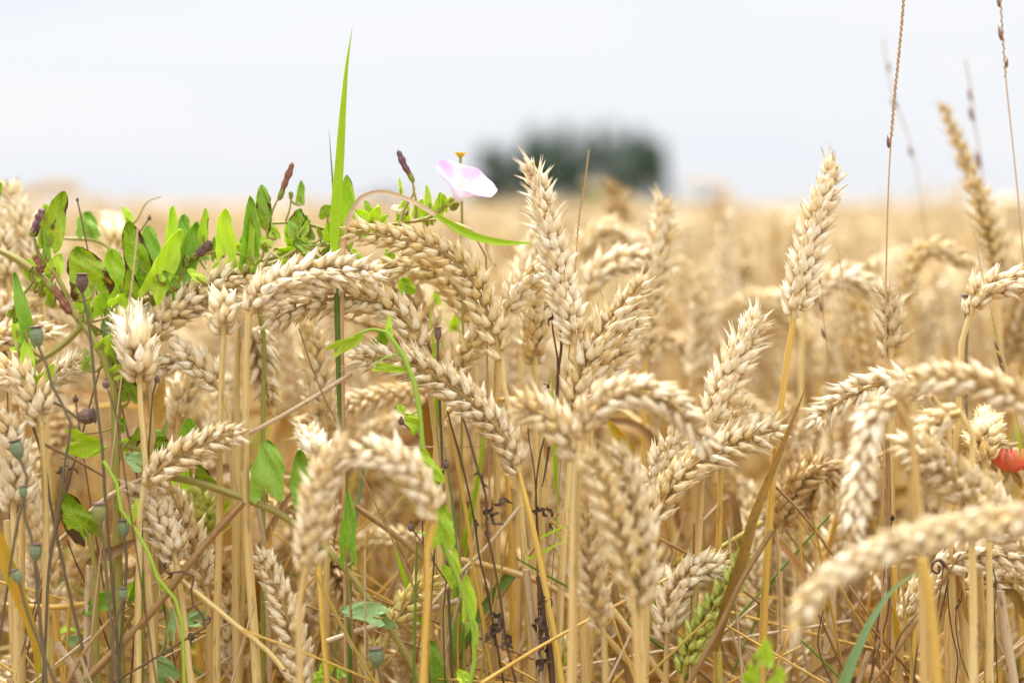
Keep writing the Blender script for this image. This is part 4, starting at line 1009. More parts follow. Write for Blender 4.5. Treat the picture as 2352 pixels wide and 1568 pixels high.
root, base = vine("bindweed with insect eaten leaves climbing the wheat near the left edge",
    [([q('A', 180, 680), q('A', 90, 620), q('A', 0, 575), q('A', -80, 555)], .845, .0022),
     ([q('A', 440, 960), q('A', 380, 830), q('A', 330, 730), q('A', 260, 640), q('A', 215, 580), q('A', 195, 505)], .845, .0015),
     ([q('A', 300, 720), q('A', 285, 780)], .845, .0010),
     ([q('A', 462, 1000), q('A', 420, 1050), q('A', 320, 1140), q('A', 180, 1220), q('A', 60, 1290)], .85, .0018),
     ([q('A', 440, 985), q('A', 560, 970), q('A', 640, 940)], .86, .0009)],
    [('A', 285, 525, 365, 235, 125, LW, .5, .845), ('A', 530, 800, 450, 545, 225, LW, .25, .85), ('A', 300, 700, 350, 595, 95, LL, .2, .845),
     ('A', 268, 620, 243, 435, 38, L_, .9, .845), ('A', 150, 1065, 118, 690, 75, L_, .5, .84), ('A', 140, 1380, 160, 1065, 95, LL, .3, .835),
     ('A', 500, 1240, 485, 1125, 60, L_, .4, .855), ('A', 735, 1420, 745, 1300, 105, L_, .3, .86), ('A', 640, 1210, 600, 960, 110, LB, .5, .87),
     ('A', 420, 840, 500, 800, 110, LL, .8, .86), ('A', -30, 285, 12, 185, 60, L_, .2, .85), ('A', 105, 1130, 110, 1050, 40, L_, .2, .84)],
    [q('A', 180, 680), q('A', 300, 780), q('A', 430, 940), q('A', 500, 1030), q('A', 580, 1160), q('A', 650, 1370), q('A', 655, 1560)], .85, r=.0017, fill=[(70, 130, 620, 700, .85, 4), (180, 290, 700, 900, .86, 8), (20, 90, 700, 900, .85, 4)])
bud(root, base, 'A', (190, 480), (250, 335), .845, 60, 'withered'); bud(root, base, 'A', (285, 770), (405, 935), .845, 52, 'withered_tan'); bud(root, base, 'A', (205, 600), (245, 700), .848, 60, 'withered_tan')
root, base = vine("leafy bindweed with tall cupped leaves between the left edge and the grass blade",
    [([q('A', 830, 850), q('A', 1000, 790), q('A', 1200, 730), q('A', 1400, 690), q('A', 1568, 640), q('B', 300, 700), q('B', 480, 680)], .87, .0017),
     ([q('A', 1100, 600), q('A', 1260, 580), q('A', 1400, 600), q('A', 1568, 660)], .87, .0012), ([q('A', 970, 790), q('A', 975, 690)], .87, .0010),
     ([q('A', 1010, 770), q('A', 1060, 660), q('A', 1080, 620)], .87, .0008), ([q('A', 780, 400), q('A', 850, 290), q('A', 920, 265)], .9, .0005), ([q('A', 470, 390), q('A', 440, 290)], .9, .0005),
     ([q('A', 700, 860), q('A', 600, 540), q('A', 350, 500)], .92, .0014)],
    [('A', 690, 810, 630, 555, 140, L_, .3, .87), ('A', 800, 660, 735, 400, 140, L_, .3, .87), ('A', 850, 660, 835, 425, 120, LD, .4, .875), ('A', 850, 790, 1000, 445, 120, L_, .7, .86),
     ('A', 1010, 700, 1125, 410, 120, LD, .5, .87), ('A', 990, 700, 990, 318, 70, L_, .8, .875), ('A', 1060, 560, 1050, 358, 85, L_, .4, .88), ('A', 1160, 515, 1170, 330, 48, L_, .7, .87),
     ('A', 1270, 585, 1290, 330, 110, L_, .4, .86), ('A', 1400, 625, 1425, 262, 100, L_, .5, .86), ('A', 500, 485, 510, 342, 120, L_, .3, .92), ('A', 735, 415, 695, 315, 42, L_, .6, .9),
     ('A', 600, 935, 620, 780, 135, L_, .4, .87), ('A', 650, 895, 735, 825, 100, L_, .3, .86), ('A', 500, 960, 520, 890, 60, L_, .5, .88), ('A', 830, 800, 790, 660, 130, LD, .5, .88),
     ('A', 940, 700, 960, 560, 80, LD, .4, .885), ('A', 270, 340, 250, 310, 60, L_, .2, .92), ('A', 760, 830, 720, 680, 90, LW, .4, .865)],
    [q('A', 900, 810), q('A', 800, 870), q('A', 720, 950), q('A', 690, 1200), q('A', 680, 1500)], .875, r=.0012, fill=[(300, 640, 665, 615, .87, 12), (440, 700, 590, 560, .875, 10), (270, 420, 690, 700, .88, 6)])
bud(root, base, 'A', (1105, 610), (1205, 520), .87, 50, 'withered'); bud(root, base, 'A', (1060, 660), (1090, 605), .87, 40, 'calyx')
VINE3, VB3 = vine("bindweed bearing the open pink flower behind the tall grass blade",
    [([q('B', 90, 700), q('B', 110, 560), q('B', 150, 440), q('B', 175, 400)], .87, .0008), ([q('B', 450, 600), q('B', 300, 560), q('B', 100, 560)], .875, .0011),
     ([q('B', 850, 570), q('B', 880, 480), q('B', 935, 370), q('B', 925, 320)], .855, .0009), ([q('B', 940, 545), q('B', 945, 420), q('B', 930, 360)], .855, .0008),
     ([q('B', 930, 550), q('B', 1010, 530), q('B', 1090, 480), q('B', 1165, 430)], .85, .0011), ([q('B', 600, 560), q('B', 750, 570), q('B', 930, 550), q('B', 1060, 540)], .86, .0011),
     ([q('B', 200, 560), q('B', 230, 460), q('B', 235, 400)], .875, .0006)],
    [('A', 1500, 435, 1490, 205, 95, L_, .3, .87), ('B', 75, 540, 65, 345, 100, L_, .3, .87), ('B', 290, 440, 285, 318, 48, LD, .4, .88), ('B', 250, 570, 290, 480, 80, L_, .4, .87),
     ('B', 545, 640, 535, 285, 110, L_, .2, .865), ('B', 440, 525, 425, 455, 95, L_, .4, .87), ('B', 680, 560, 600, 500, 90, LL, .5, .86), ('B', 685, 545, 655, 428, 48, L_, .5, .865),
     ('B', 858, 400, 852, 298, 22, LL, .4, .855), ('B', 948, 515, 945, 420, 32, LL, .4, .855), ('B', 1030, 480, 1010, 338, 42, LL, .4, .85), ('B', 1075, 505, 1085, 378, 60, LL, .4, .85),
     ('B', 870, 480, 890, 440, 60, LL, .3, .86), ('B', 890, 955, 880, 868, 95, L_, .3, .9), ('B', 10, 765, 6, 405, 36, L_, .6, .86), ('B', 330, 640, 310, 520, 60, LD, .5, .875), ('B', 470, 650, 450, 560, 120, LL, .3, .87),
     ('B', 240, 600, 210, 640, 70, L_, .4, .87), ('B', 620, 620, 740, 600, 60, L_, .3, .87), ('B', 800, 720, 790, 760, 70, L_, .3, .88), ('B', 330, 700, 250, 660, 70, LD, .3, .86),
     ('B', 1150, 430, 1100, 460, 40, LL, .2, .85), ('B', 20, 780, 30, 720, 40, L_, .2, .86)],
    [q('B', 560, 600), q('B', 450, 660), q('B', 200, 740), q('B', 20, 800), q('A', 1500, 1000), q('A', 1500, 1500)], .88, r=.0012, fill=[(600, 900, 560, 520, .87, 14), (900, 1050, 520, 480, .855, 7), (640, 830, 600, 590, .88, 6)])
bud(VINE3, VB3, 'B', (172, 410), (243, 215), .87, 34, 'withered_tan'); bud(VINE3, VB3, 'B', (925, 310), (843, 145), .855, 34, 'withered', )
bud(VINE3, VB3, 'B', (895, 505), (808, 468), .86, 40, 'white', 'flower_bud'); bud(VINE3, VB3, 'B', (232, 420), (228, 380), .875, 24, 'calyx', 'flower_bud')

def flower(root, base):
    d = .85
    C = P(*q('B', 1228, 318), d); K = P(*q('B', 1168, 432), d + .006)
    ax = unit(RT * .40 + UP * .80 - FW * .45)
    x = unit(np.cross(ax, np.array([0, 0, 1.0]))); y = np.cross(ax, x)
    n, m = 22, 61
    s = np.linspace(0, 1, n)[:, None]; a = np.linspace(0, 2 * math.pi, m)[None]
    Rr = .0012 + .0152 * s ** 1.5
    edge = 1 + .012 * np.cos(5 * a) * s ** 3 + .004 * np.sin(11 * a + 1) * s ** 4
    H = .017
    h = H * (1 - (1 - s) ** 1.35) - H + .0005 * np.cos(5 * a + .6) * s ** 4 - .0006 * s ** 6 + .0003 * np.sin(9 * a) * s ** 5
    P0 = C + ax * .002
    G = P0 + h[..., None] * ax + (Rr * edge)[..., None] * (np.cos(a)[..., None] * x + np.sin(a)[..., None] * y)
    mb = MB(); mb.grid(G, 3, .999); mb.grid((G - ax * .0002)[:, ::-1], 3, .999)
    fl = mb.build("flower", M['petal'], root, base)
    T0 = P0 - ax * H
    sm = MB(); R = random.Random(4)
    for i in range(6):
        o = x * R.uniform(-.3, .3) + y * R.uniform(-.3, .3)
        e = T0 + ax * .0125 + o * .0075
        sm.tube(smooth([T0, T0 + ax * .006 + o * .002, e], 8), .00035, 6); sm.tube(np.array([e, e + (ax + o) * .0012, e + (ax + o) * .0022]), [.0006, .0007, .0002], 6)
    sm.build("stamens", M['white'], fl, base).location = (0, 0, 0)
    cb = MB()
    for i in range(5):
        an = i * 1.2566; out = x * math.cos(an) + y * math.sin(an)
        cb.grid(place(hull(.0065, .0034, .0014, 7, 7, .1, 0), T0 - ax * .0025 + out * .0009, ax + out * .2, out), i)
    cb.tube(smooth([K - UP * .002, K * .4 + T0 * .6, T0 - ax * .001], 10), .0009, 7)
    cb.build("calyx", M['calyx'], fl, base).location = (0, 0, 0)
flower(VINE3, VB3)
def yellow_bloom():
    """small yellow flower head seen just over the rim of the pink flower"""
    c = P(*q('B', 1200, 190), .875); S = to_ground([c, c - UP * .04 + RT * .001, c - UP * .2]); base = S[-1]
    root = empty("yellow_flower", base); tag(root, "small yellow flower head showing over the pink flower's upper rim", "flower")
    mb = MB(); mb.tube(smooth(S, 30), .0008, 6); mb.build("stem", M['vine'], root, base)
    mb = MB(); R = random.Random(8)
    for i in range(9):
        a = i * .698; o = RT * math.cos(a) - FW * math.sin(a)
        mb.grid(place(hull(.0048, .0026, .0012, 6, 6, .2, 0), c, UP * .8 + o * .8, UP), i)
    mb.build("petals", M['yellow'], root, base)
yellow_bloom()

vine("pale green bindweed twining down over the long sloping ear to the bottom",
    [([q('B', 780, 1180), q('B', 700, 1165), q('B', 610, 1190)], .83, .0010), ([q('F', 1290, 1350), q('F', 1290, 1250), q('F', 1240, 1160)], .82, .0014),
     ([q('F', 1090, 740), q('F', 1060, 600), q('F', 1030, 400), q('F', 985, 230), q('F', 975, 100), q('B', 960, 1540)], .82, .0013),
     ([q('F', 1240, 1160), q('F', 1160, 900), q('F', 1090, 740)], .82, .0013), ([q('F', 1040, 400), q('F', 1115, 335)], .82, .0007), ([q('F', 1050, 740), q('F', 920, 690)], .82, .0006)],
    [('B', 800, 1190, 790, 1075, 34, LL, .4, .83), ('B', 730, 1385, 910, 1395, 50, LL, .3, .82), ('B', 490, 1285, 645, 1190, 75, LL, .4, .83), ('B', 740, 1245, 760, 1175, 85, L_, .2, .85),
     ('F', 950, 120, 890, 35, 80, LL, .3, .82), ('F', 870, 20, 850, -20, 40, LL, .3, .82), ('F', 1050, 410, 980, 225, 100, LL, .3, .815), ('F', 1095, 760, 1110, 545, 135, L_, .2, .81),
     ('F', 1235, 1180, 1235, 950, 80, LL, .4, .82), ('F', 1160, 1000, 1100, 890, 70, LL, .3, .825), ('F', 1170, 930, 1175, 800, 60, LL, .5, .825), ('F', 1230, 1560, 1190, 1500, 70, LL, .3, .82),
     ('F', 1085, 420, 1040, 370, 60, LL, .2, .82)],
    [q('B', 780, 1180), q('B', 860, 1290), q('B', 915, 1400), q('B', 955, 1550), q('F', 985, 220), q('F', 1080, 740), q('F', 1170, 930), q('F', 1250, 1180), q('F', 1290, 1370), q('F', 1255, 1560)], .82, mat='vine_bright', r=.0011)
def seed_ball(label, pan, x, y, d, w, stem, name="weed_seed_head", cat="seed head", mat='capsule_brown', smat='dead'):
    C = P(*q(pan, x, y), d); S = to_ground([C] + [P(*q(p_[0], p_[1], p_[2]), d) for p_ in stem]); base = S[-1]
    root = empty(name, base); tag(root, label, cat, None)
    mb = MB(); mb.tube(smooth(S, 50), np.linspace(.0004, .0009, 50), 6); mb.build("stem", M[smat], root, base)
    r = mm(w * .4028, d) / 2; a = np.linspace(0, math.pi, 10)
    p = C + UP * 0 + np.outer(-np.cos(a) * r * 1.15, UP); mb = MB()
    mb.tube(p, np.maximum(np.sin(a), .05) * r * (1 + .05 * np.cos(a * 6)), 10)
    mb.tube(np.array([C + UP * r * 1.05, C + UP * r * 1.5]), [r * .25, r * .5], 8)
    mb.build("seed_pod", M[mat], root, base)
seed_ball("small round dark seed head left of the pale green vine, upper one", 'F', 862, 78, .83, 36, [('F', 900, 140), ('F', 960, 160), ('F', 975, 500)])
seed_ball("dark round seed head under the front arched ear's droop", 'F', 918, 680, .82, 44, [('F', 990, 740), ('F', 1000, 1000)])
seed_ball("dark round seed head beside the golden stem of the front arch", 'F', 1032, 853, .82, 38, [('F', 1090, 900), ('F', 1100, 1200)])
seed_ball("dark seed head touching the right side of the pale green vine", 'F', 1116, 325, .82, 40, [('F', 1080, 380), ('F', 1060, 700)])
seed_ball("tiny dark seed head against the sky above the round bindweed leaf", 'A', 441, 285, .89, 18, [('A', 455, 350), ('A', 490, 520)])
seed_ball("tiny dark seed head right of the first cupped bindweed leaves", 'A', 852, 388, .89, 24, [('A', 790, 400), ('A', 760, 520)])
seed_ball("small dark seed head behind the first poppy stem at left", 'A', 430, 1420, .90, 34, [('A', 440, 1500), ('A', 450, 1568)])
seed_ball("small dark seed head at the left edge below the green capsule", 'A', 28, 1172, .90, 34, [('A', 40, 1300), ('A', 45, 1568)])
seed_ball("dark hanging seed husk under the stubby end on ear", 'A', 895, 1310, .84, 34, [('A', 880, 1260), ('A', 870, 1400)])
seed_ball("blurred dark seed head in front of the bindweed stem at left", 'A', 605, 1335, .79, 44, [('A', 650, 1420), ('A', 670, 1560)])
seed_ball("dark beetle-like seed on the brown streaked stem at lower right", 'H', 818, 628, .855, 26, [('H', 806, 650), ('H', 800, 700)], mat='black')
seed_ball("very blurred dark seed head behind the drooping short ear", 'H', 1015, 415, .98, 66, [('H', 1010, 500), ('H', 1012, 700)])
vine("bindweed stem slanting down right across the bottom left half",
    [([q('E', 1150, 430), q('E', 1160, 500)], .84, .0009), ([q('E', 1520, 540), q('E', 1518, 470)], .84, .0011), ([q('F', 540, 910), q('F', 580, 880), q('F', 575, 820)], .84, .0011), ([q('E', 1150, 430), q('E', 1090, 390), q('E', 1085, 330)], .85, .0009)],
    [('E', 1518, 480, 1512, 175, 195, LD, .1, .835), ('F', 312, 540, 285, 240, 130, LD, .3, .835), ('F', 572, 840, 558, 488, 90, LD, .5, .84), ('F', 735, 1195, 515, 1145, 110, LB, .5, .83),
     ('F', 735, 1170, 840, 1255, 80, LB, .5, .835), ('E', 1185, 430, 1120, 315, 90, LW, .3, .85), ('E', 1080, 190, 1072, 55, 120, L_, .1, .88), ('E', 1020, 470, 1060, 350, 110, LL, .3, .9)],
    [q('E', 960, 390), q('E', 1150, 430), q('E', 1400, 520), q('F', 120, 575), q('F', 240, 650), q('F', 430, 800), q('F', 560, 930), q('F', 700, 1130), q('F', 820, 1290), q('F', 900, 1410), q('F', 975, 1560)], .84, r=.0016)
vine("small dark bindweed low at the left with a folded triangular leaf",
    [([q('E', 505, 710), q('E', 530, 840), q('E', 550, 960)], .84, .0016), ([q('E', 800, 920), q('E', 790, 1090), q('E', 700, 1280)], .86, .0015), ([q('E', 960, 1130), q('E', 940, 1350), q('E', 840, 1520)], .86, .0011)],
    [('E', 500, 715, 365, 480, 165, LW, .35, .84), ('E', 640, 1100, 482, 1175, 100, LD, .4, .855), ('E', 765, 1095, 800, 930, 90, LD, .4, .86), ('E', 850, 810, 790, 790, 50, LD, .2, .87),
     ('E', 975, 1300, 975, 1135, 45, LB, .4, .84), ('E', 950, 1545, 880, 1410, 130, LB, .3, .85), ('E', 1140, 1220, 1020, 1190, 80, LB, .8, .9), ('E', 430, 1340, 370, 1305, 60, LB, .3, .9), ('E', 500, 1560, 540, 1510, 50, LD, .3, .85)],
    [q('E', 550, 960), q('E', 545, 1150), q('E', 545, 1400), q('E', 560, 1560)], .84, r=.0017)
vine("bindweed sprig with curled leaves above the crossing ear at left",
    [([q('E', 740, 180), q('E', 700, 230), q('E', 690, 300)], .85, .0009), ([q('E', 890, 240), q('E', 940, 160), q('E', 950, 70)], .85, .0009), ([q('E', 420, 150), q('E', 600, 130), q('E', 700, 90)], .85, .0007)],
    [('E', 415, 180, 615, 215, 150, LL, .35, .84), ('E', 805, 330, 715, 260, 95, LB, .3, .84), ('E', 760, 195, 800, 105, 60, LW, .5, .86), ('E', 930, 235, 895, 160, 95, LW, .4, .85), ('E', 940, 150, 955, 70, 30, LD, .3, .85),
     ('E', 700, 220, 750, 190, 70, L_, .4, .86), ('E', 690, 130, 700, 60, 50, LD, .4, .87), ('E', 890, 160, 880, 105, 50, L_, .4, .88)],
    [q('E', 660, 200), q('E', 780, 220), q('E', 820, 300), q('E', 830, 600), q('E', 820, 1000)], .86, r=.0012)
vine("pale green tendril hanging over the crossing ear at the left",
    [], [('E', 740, 640, 785, 520, 40, LL, .3, .82), ('E', 930, 1020, 1000, 1090, 40, LL, .5, .83)],
    [q('E', 590, 300), q('E', 650, 370), q('E', 670, 480), q('E', 700, 610), q('E', 810, 740), q('E', 880, 920), q('E', 930, 1030), q('E', 1010, 1100), q('E', 1040, 1300), q('E', 1050, 1560)], .82, mat='vine_bright', r=.0008)
vine("broad dark green bindweed leaves low at the bottom centre",
    [([q('F', 1010, 1560), q('F', 1060, 1560)], .85, .001)], [('F', 1062, 1570, 1045, 1335, 105, LD, .2, .845), ('F', 1215, 1240, 1110, 1480, 110, LD, .6, .86)], [q('F', 1210, 1230), q('F', 1215, 1400), q('F', 1220, 1560)], .86, r=.0013)
vine("very blurred lime green leaves in front at the bottom right of centre",
    [([q('H', 40, 1560), q('H', 60, 1430), q('H', 90, 1360)], .70, .001)],
    [('H', 60, 1420, 110, 1320, 90, LL, .2, .70), ('H', 0, 1560, 10, 1450, 80, LL, .3, .70), ('H', 150, 1560, 170, 1470, 90, LL, .3, .71), ('H', 90, 1440, 130, 1400, 90, LL, .3, .71)], [q('H', 50, 1500), q('H', 50, 1600)], .70, mat='vine_bright', r=.0009)
vine("small fresh green sprig at the bottom between the front stems",
    [([q('F', 430, 1540), q('F', 440, 1470)], .84, .0007), ([q('F', 500, 1560), q('F', 510, 1490)], .84, .0007)],
    [('F', 400, 1540, 370, 1500, 50, LL, .2, .84), ('F', 420, 1500, 410, 1460, 40, LL, .2, .84), ('F', 450, 1500, 470, 1465, 40, LL, .2, .84), ('F', 520, 1530, 505, 1470, 50, LD, .2, .84), ('F', 390, 1568, 360, 1545, 60, LL, .2, .84)],
    [q('F', 430, 1510), q('F', 440, 1600)], .84, mat='vine_bright', r=.0008, name="green_sprig")
vine("faint lime leaves blurred behind the arched ears right of the grass blade",
    [([q('B', 1160, 1160), q('B', 1200, 1120), q('B', 1240, 1060), q('B', 1230, 1030)], .95, .0008)],
    [('B', 1168, 1165, 1165, 1078, 55, LL, .2, .95), ('B', 1060, 1020, 1052, 945, 55, LL, .2, .95), ('B', 1240, 1120, 1225, 1040, 30, LL, .3, .95)], [q('B', 1100, 1220), q('B', 1090, 1400), q('B', 1085, 1560)], .95, mat='vine_bright', r=.0008)

# ------------------------------------------------------------------ poppies
def poppy(label, pan, x, y, w, h, d, stem, mat='capsule_green', tilt=0.0, flip=False, group="poppy seed heads"):
    ctr = P(*q(pan, x, y), d)
    W, Hh = mm(w * .34, d) / 2, mm(h * .4028, d)
    up = unit(UP * math.cos(tilt) + RT * math.sin(tilt)); bot = ctr - up * Hh * .5
    S = to_ground([bot + up * Hh * .05] + [P(*q(*p_), d) for p_ in stem]); base = S[-1]
    root = empty("poppy_seed_head", base); tag(root, label, "poppy seed head", group)
    mb = MB(); mb.tube(smooth(S, 80), np.linspace(.0007, .0011, 80), 7); mb.build("stem", M['poppy_stem'], root, base)
    s = np.linspace(0, 1, 16)
    prof = np.interp(s, [0, .08, .2, .45, .75, .92, 1], [.22, .3, .62, .96, 1.0, .86, .7])
    a = np.linspace(0, 2 * math.pi, 41)
    x_ = unit(np.cross(up, FW)); y_ = np.cross(x_, up)
    def rev(ss, rr, rib=0.03, k=10):
        return bot + (ss * Hh)[:, None, None] * up + (rr * W)[:, None, None] * (1 + rib * np.cos(a * k))[None, :, None] * (np.cos(a)[None, :, None] * x_ + np.sin(a)[None, :, None] * y_)
    mb = MB(); mb.grid(rev(s * .88, prof)); cap = mb.build("capsule", M[mat], root, base)
    mb = MB(); mb.grid(rev(np.array([.88, .89, .93, .965, .985, 1.0]), np.array([.75, 1.0, 1.06, .95, .5, .03]), .06))
    mb.build("cap_disc", M['capsule_brown'], root, base)
poppy("grey brown poppy seed head on a long stem before the eaten leaf", 'A', 468, 758, 84, 116, .825, [('A', 480, 830), ('A', 500, 950), ('A', 525, 1150), ('A', 545, 1400), ('E', 580, 200), ('E', 600, 520), ('E', 640, 1000)], 'capsule_brown')
poppy("green poppy seed head left of the first brown one", 'A', 212, 1062, 92, 125, .815, [('A', 242, 1150), ('A', 280, 1290), ('A', 345, 1440), ('E', 392, 20), ('E', 396, 160), ('E', 375, 280), ('E', 330, 600), ('E', 285, 860), ('E', 260, 1300)], tilt=-.12)
poppy("dark dried split poppy pod lying sideways on its stalk", 'A', 490, 1518, 105, 110, .835, [('A', 430, 1505), ('A', 300, 1440), ('A', 165, 1388), ('A', 175, 1540), ('E', 235, 240), ('E', 290, 560), ('E', 360, 900), ('E', 430, 1200)], 'capsule_brown', tilt=1.4)
poppy("green poppy seed head at the left edge beside the pale ear", 'E', 98, 238, 92, 125, .80, [('E', 135, 315), ('E', 155, 430), ('E', 130, 560), ('E', 175, 720), ('E', 215, 1100)], tilt=-.25)
poppy("small green poppy seed head just under the one at the left edge", 'E', 132, 482, 56, 85, .80, [('E', 128, 540), ('E', 90, 700), ('E', 60, 900)], tilt=-.05)
poppy("green poppy seed head before the olive ear at lower left", 'E', 202, 820, 84, 108, .80, [('E', 208, 880), ('E', 215, 1050), ('E', 240, 1300)], tilt=.1)
poppy("lowest small green poppy seed head at the left edge", 'E', 97, 960, 68, 92, .79, [('E', 120, 1040), ('E', 150, 1150), ('E', 240, 1380)], tilt=-.35)
poppy("green poppy seed head in front of the golden leaning ear", 'E', 706, 688, 74, 112, .825, [('E', 712, 760), ('E', 722, 850), ('E', 715, 1000), ('E', 700, 1200)])
poppy("small green poppy seed head low below the golden leaning ear", 'E', 700, 1062, 64, 84, .82, [('E', 690, 1120), ('E', 650, 1280), ('E', 640, 1500)])
poppy("blurred olive poppy seed head beside the folded triangular leaf", 'E', 566, 600, 92, 128, .79, [('E', 580, 680), ('E', 590, 800), ('E', 620, 1100)], 'capsule_olive', tilt=-.05)
poppy("blurred green poppy seed head at the bottom left of centre", 'F', 722, 1420, 104, 120, .80, [('F', 745, 1500), ('F', 750, 1600)], tilt=-.1)
poppy("small dark brown poppy seed head by the narrow green blade", 'B', 1072, 1192, 46, 84, .85, [('B', 1072, 1240), ('B', 1070, 1330), ('B', 1074, 1420)], 'capsule_brown')
poppy("blurred grey brown poppy seed head behind the ear at the right edge", 'I', 1234, 448, 62, 110, .93, [('I', 1240, 520), ('I', 1240, 700)], 'capsule_brown')

def red_poppy():
    d = .87; C = P(2322, 1062, d); S = to_ground([C - UP * .004] + [P(*q('H', 1440, 375), d), P(*q('H', 1425, 450), d), P(*q('H', 1415, 600), d)]); base = S[-1]
    root = empty("red_poppy", base); tag(root, "crumpled red poppy bloom at the right edge among the stalks", "poppy flower")
    mb = MB(); mb.tube(smooth(S, 50), .0008, 6); mb.build("stem", M['vine'], root, base)
    R = random.Random(6)
    for k in range(4):
        a0 = k * 1.57 + .4; n = 16
        v = np.linspace(0, 1, n)[:, None]; u = np.linspace(-1, 1, 25)[None]
        wd = .0072 * np.sin(np.clip(v, 0, 1) * math.pi * .86) ** .6
        an = a0 + u * .95
        rad = wd * (1 + .12 * np.sin(u * 13 + k * 2) * v ** 2)
        hz = .0105 * v - .005 + .0012 * np.sin(u * 17 + k) * v ** 2 + k * .0003
        G = C + (np.cos(an) * rad)[..., None] * RT * 1.2 + (np.sin(an) * rad)[..., None] * FW + hz[..., None] * UP
        mb = MB(); mb.grid(G, k, .999); mb.grid((G + np.array([0, .0003, -.0002]))[:, ::-1], k, .999); mb.build("petal", M['poppy'], root, base)
red_poppy()

# ------------------------------------------------------------------ dead weed stems with hairs and shrivelled leaves
def dead_weed(label, pts, d, px, hairs=60, shr=(), mat='dead', extra=(), hl=.0016):
    W3 = to_ground([P(*q(*p_), d) for p_ in pts]); base = W3[-1]
    root = empty("dead_weed", base); tag(root, label, "dead weed")
    R = random.Random(len(label) * 3)
    p = smooth(W3, 120); r = mm(px, d) / 2
    k_ = np.arange(120)
    rr = r * (.8 + .35 * k_ / 120) * (1 + .25 * (np.sin(k_ * .55) ** 12))
    mb = MB(); mb.tube(p, rr, 8); mb.build("stem", M[mat], root, base)
    if hairs:
        hb = MB(); t, n, b = frames(p); vis = int(120 * .75)
        for i in range(hairs):
            k = R.randrange(2, vis); a = R.uniform(0, 6.28); o = n[k] * math.cos(a) + b[k] * math.sin(a)
            hb.tube(np.array([p[k] + o * r * .7, p[k] + o * (r + hl * .6) - t[k] * .0002, p[k] + o * (r + hl) - t[k] * .0006]), [.00013, .0001, .00004], 4)
        hb.build("hairs", M['grass_pale'], root, base)
    for (pan, x, y, sz) in shr:
        for j in range(2):
            c = P(*q(pan, x + R.uniform(-14, 14), y + R.uniform(-20, 20)), d + R.uniform(-.003, .003)); L = mm(sz * .4028, d)
            pa = [c]; v = unit(np.array([R.uniform(-1, 1), R.uniform(-.5, .5), R.uniform(-1, .6)]))
            for m in range(5):
                v = unit(v + np.array([R.uniform(-1, 1), R.uniform(-.6, .6), R.uniform(-1.2, .6)]) * .9); pa.append(pa[-1] + v * L * .28)
            blade_mb(pa, L * .38, .6, R.uniform(-4, 4), n=30, shape='leaf', wav=.8, R=R).build("shrivelled_leaf", M['shrivel'], root, base)
    for ep, er in extra:
        mb = MB(); mb.tube(smooth([P(*q(*p_), d) for p_ in ep], 30), np.linspace(er, er * .5, 30), 6); mb.build("twig", M[mat], root, base)
dead_weed("dark hairy dead stem left of its twin, right of the centre vine", [('F', 1125, 15), ('F', 1150, 110), ('F', 1190, 250), ('F', 1240, 450), ('F', 1285, 680), ('F', 1310, 860), ('F', 1345, 1000), ('F', 1385, 1220), ('F', 1445, 1560)], .835, 5.5, 90, [('F', 1285, 640, 40), ('F', 1410, 1230, 110)])
dead_weed("dark hairy dead stem with curled shrivelled leaves at centre", [('F', 1215, 60), ('F', 1250, 170), ('F', 1290, 320), ('F', 1345, 500), ('F', 1350, 690), ('F', 1390, 880), ('F', 1430, 1100), ('F', 1460, 1330), ('F', 1515, 1560)], .83, 6.5, 100, [('F', 1325, 400, 60), ('F', 1395, 560, 90), ('F', 1385, 640, 70), ('F', 1345, 710, 40), ('F', 1440, 1200, 90), ('F', 1450, 1300, 80)])
dead_weed("black crumpled dead stalk under the pale wide stem", [('G', 215, 960), ('G', 235, 1100), ('G', 260, 1250), ('G', 290, 1400), ('G', 300, 1560)], .84, 12, 0, [('G', 240, 1080, 90), ('G', 255, 1200, 100), ('G', 275, 1320, 100), ('G', 290, 1450, 100)])
dead_weed("thin dead stem with a dark bud behind the tall upright ear", [('C', 295, 1100), ('C', 305, 1200), ('C', 330, 1340), ('C', 325, 1450), ('C', 320, 1560), ('G', 232, 250), ('G', 208, 420), ('G', 212, 650), ('G', 230, 880)], .86, 5, 70, [('C', 300, 1090, 60), ('C', 310, 1050, 50), ('G', 210, 570, 50), ('G', 265, 570, 60), ('G', 268, 640, 60)], extra=[([('C', 345, 1130), ('C', 350, 1250), ('C', 335, 1400), ('C', 330, 1560)], .0009), ([('G', 280, 220), ('G', 260, 350), ('G', 240, 450)], .0007)])
dead_weed("thin dead stem with a small black bud left of the bare tall stem", [('C', 285, 1460), ('C', 265, 1500), ('C', 235, 1560), ('G', 160, 100), ('G', 180, 260), ('G', 200, 400), ('G', 205, 600)], .87, 3.5, 20, [('C', 272, 1480, 40)])
dead_weed("coiled dark tendril and stalk over the level ears at lower right", [('H', 1110, 880), ('H', 1100, 980), ('H', 1075, 1150), ('H', 1060, 1400)], .83, 4, 0, [], extra=[([('H', 1120, 900), ('H', 1085, 866), ('H', 1045, 885), ('H', 1050, 930), ('H', 1080, 940), ('H', 1085, 900)], .0011)])
dead_weed("wiry dark stem curving down from the lowest level ear", [('H', 1345, 800), ('H', 1370, 870), ('H', 1405, 960), ('H', 1400, 1150), ('H', 1410, 1400)], .83, 3.6, 30)
dead_weed("hairy dead stem with a hooked tip at lower right", [('H', 1215, 1040), ('H', 1230, 1080), ('H', 1190, 1110), ('H', 1180, 1180), ('H', 1200, 1380), ('H', 1260, 1560)], .835, 3.6, 30, [('H', 1195, 1105, 30)])
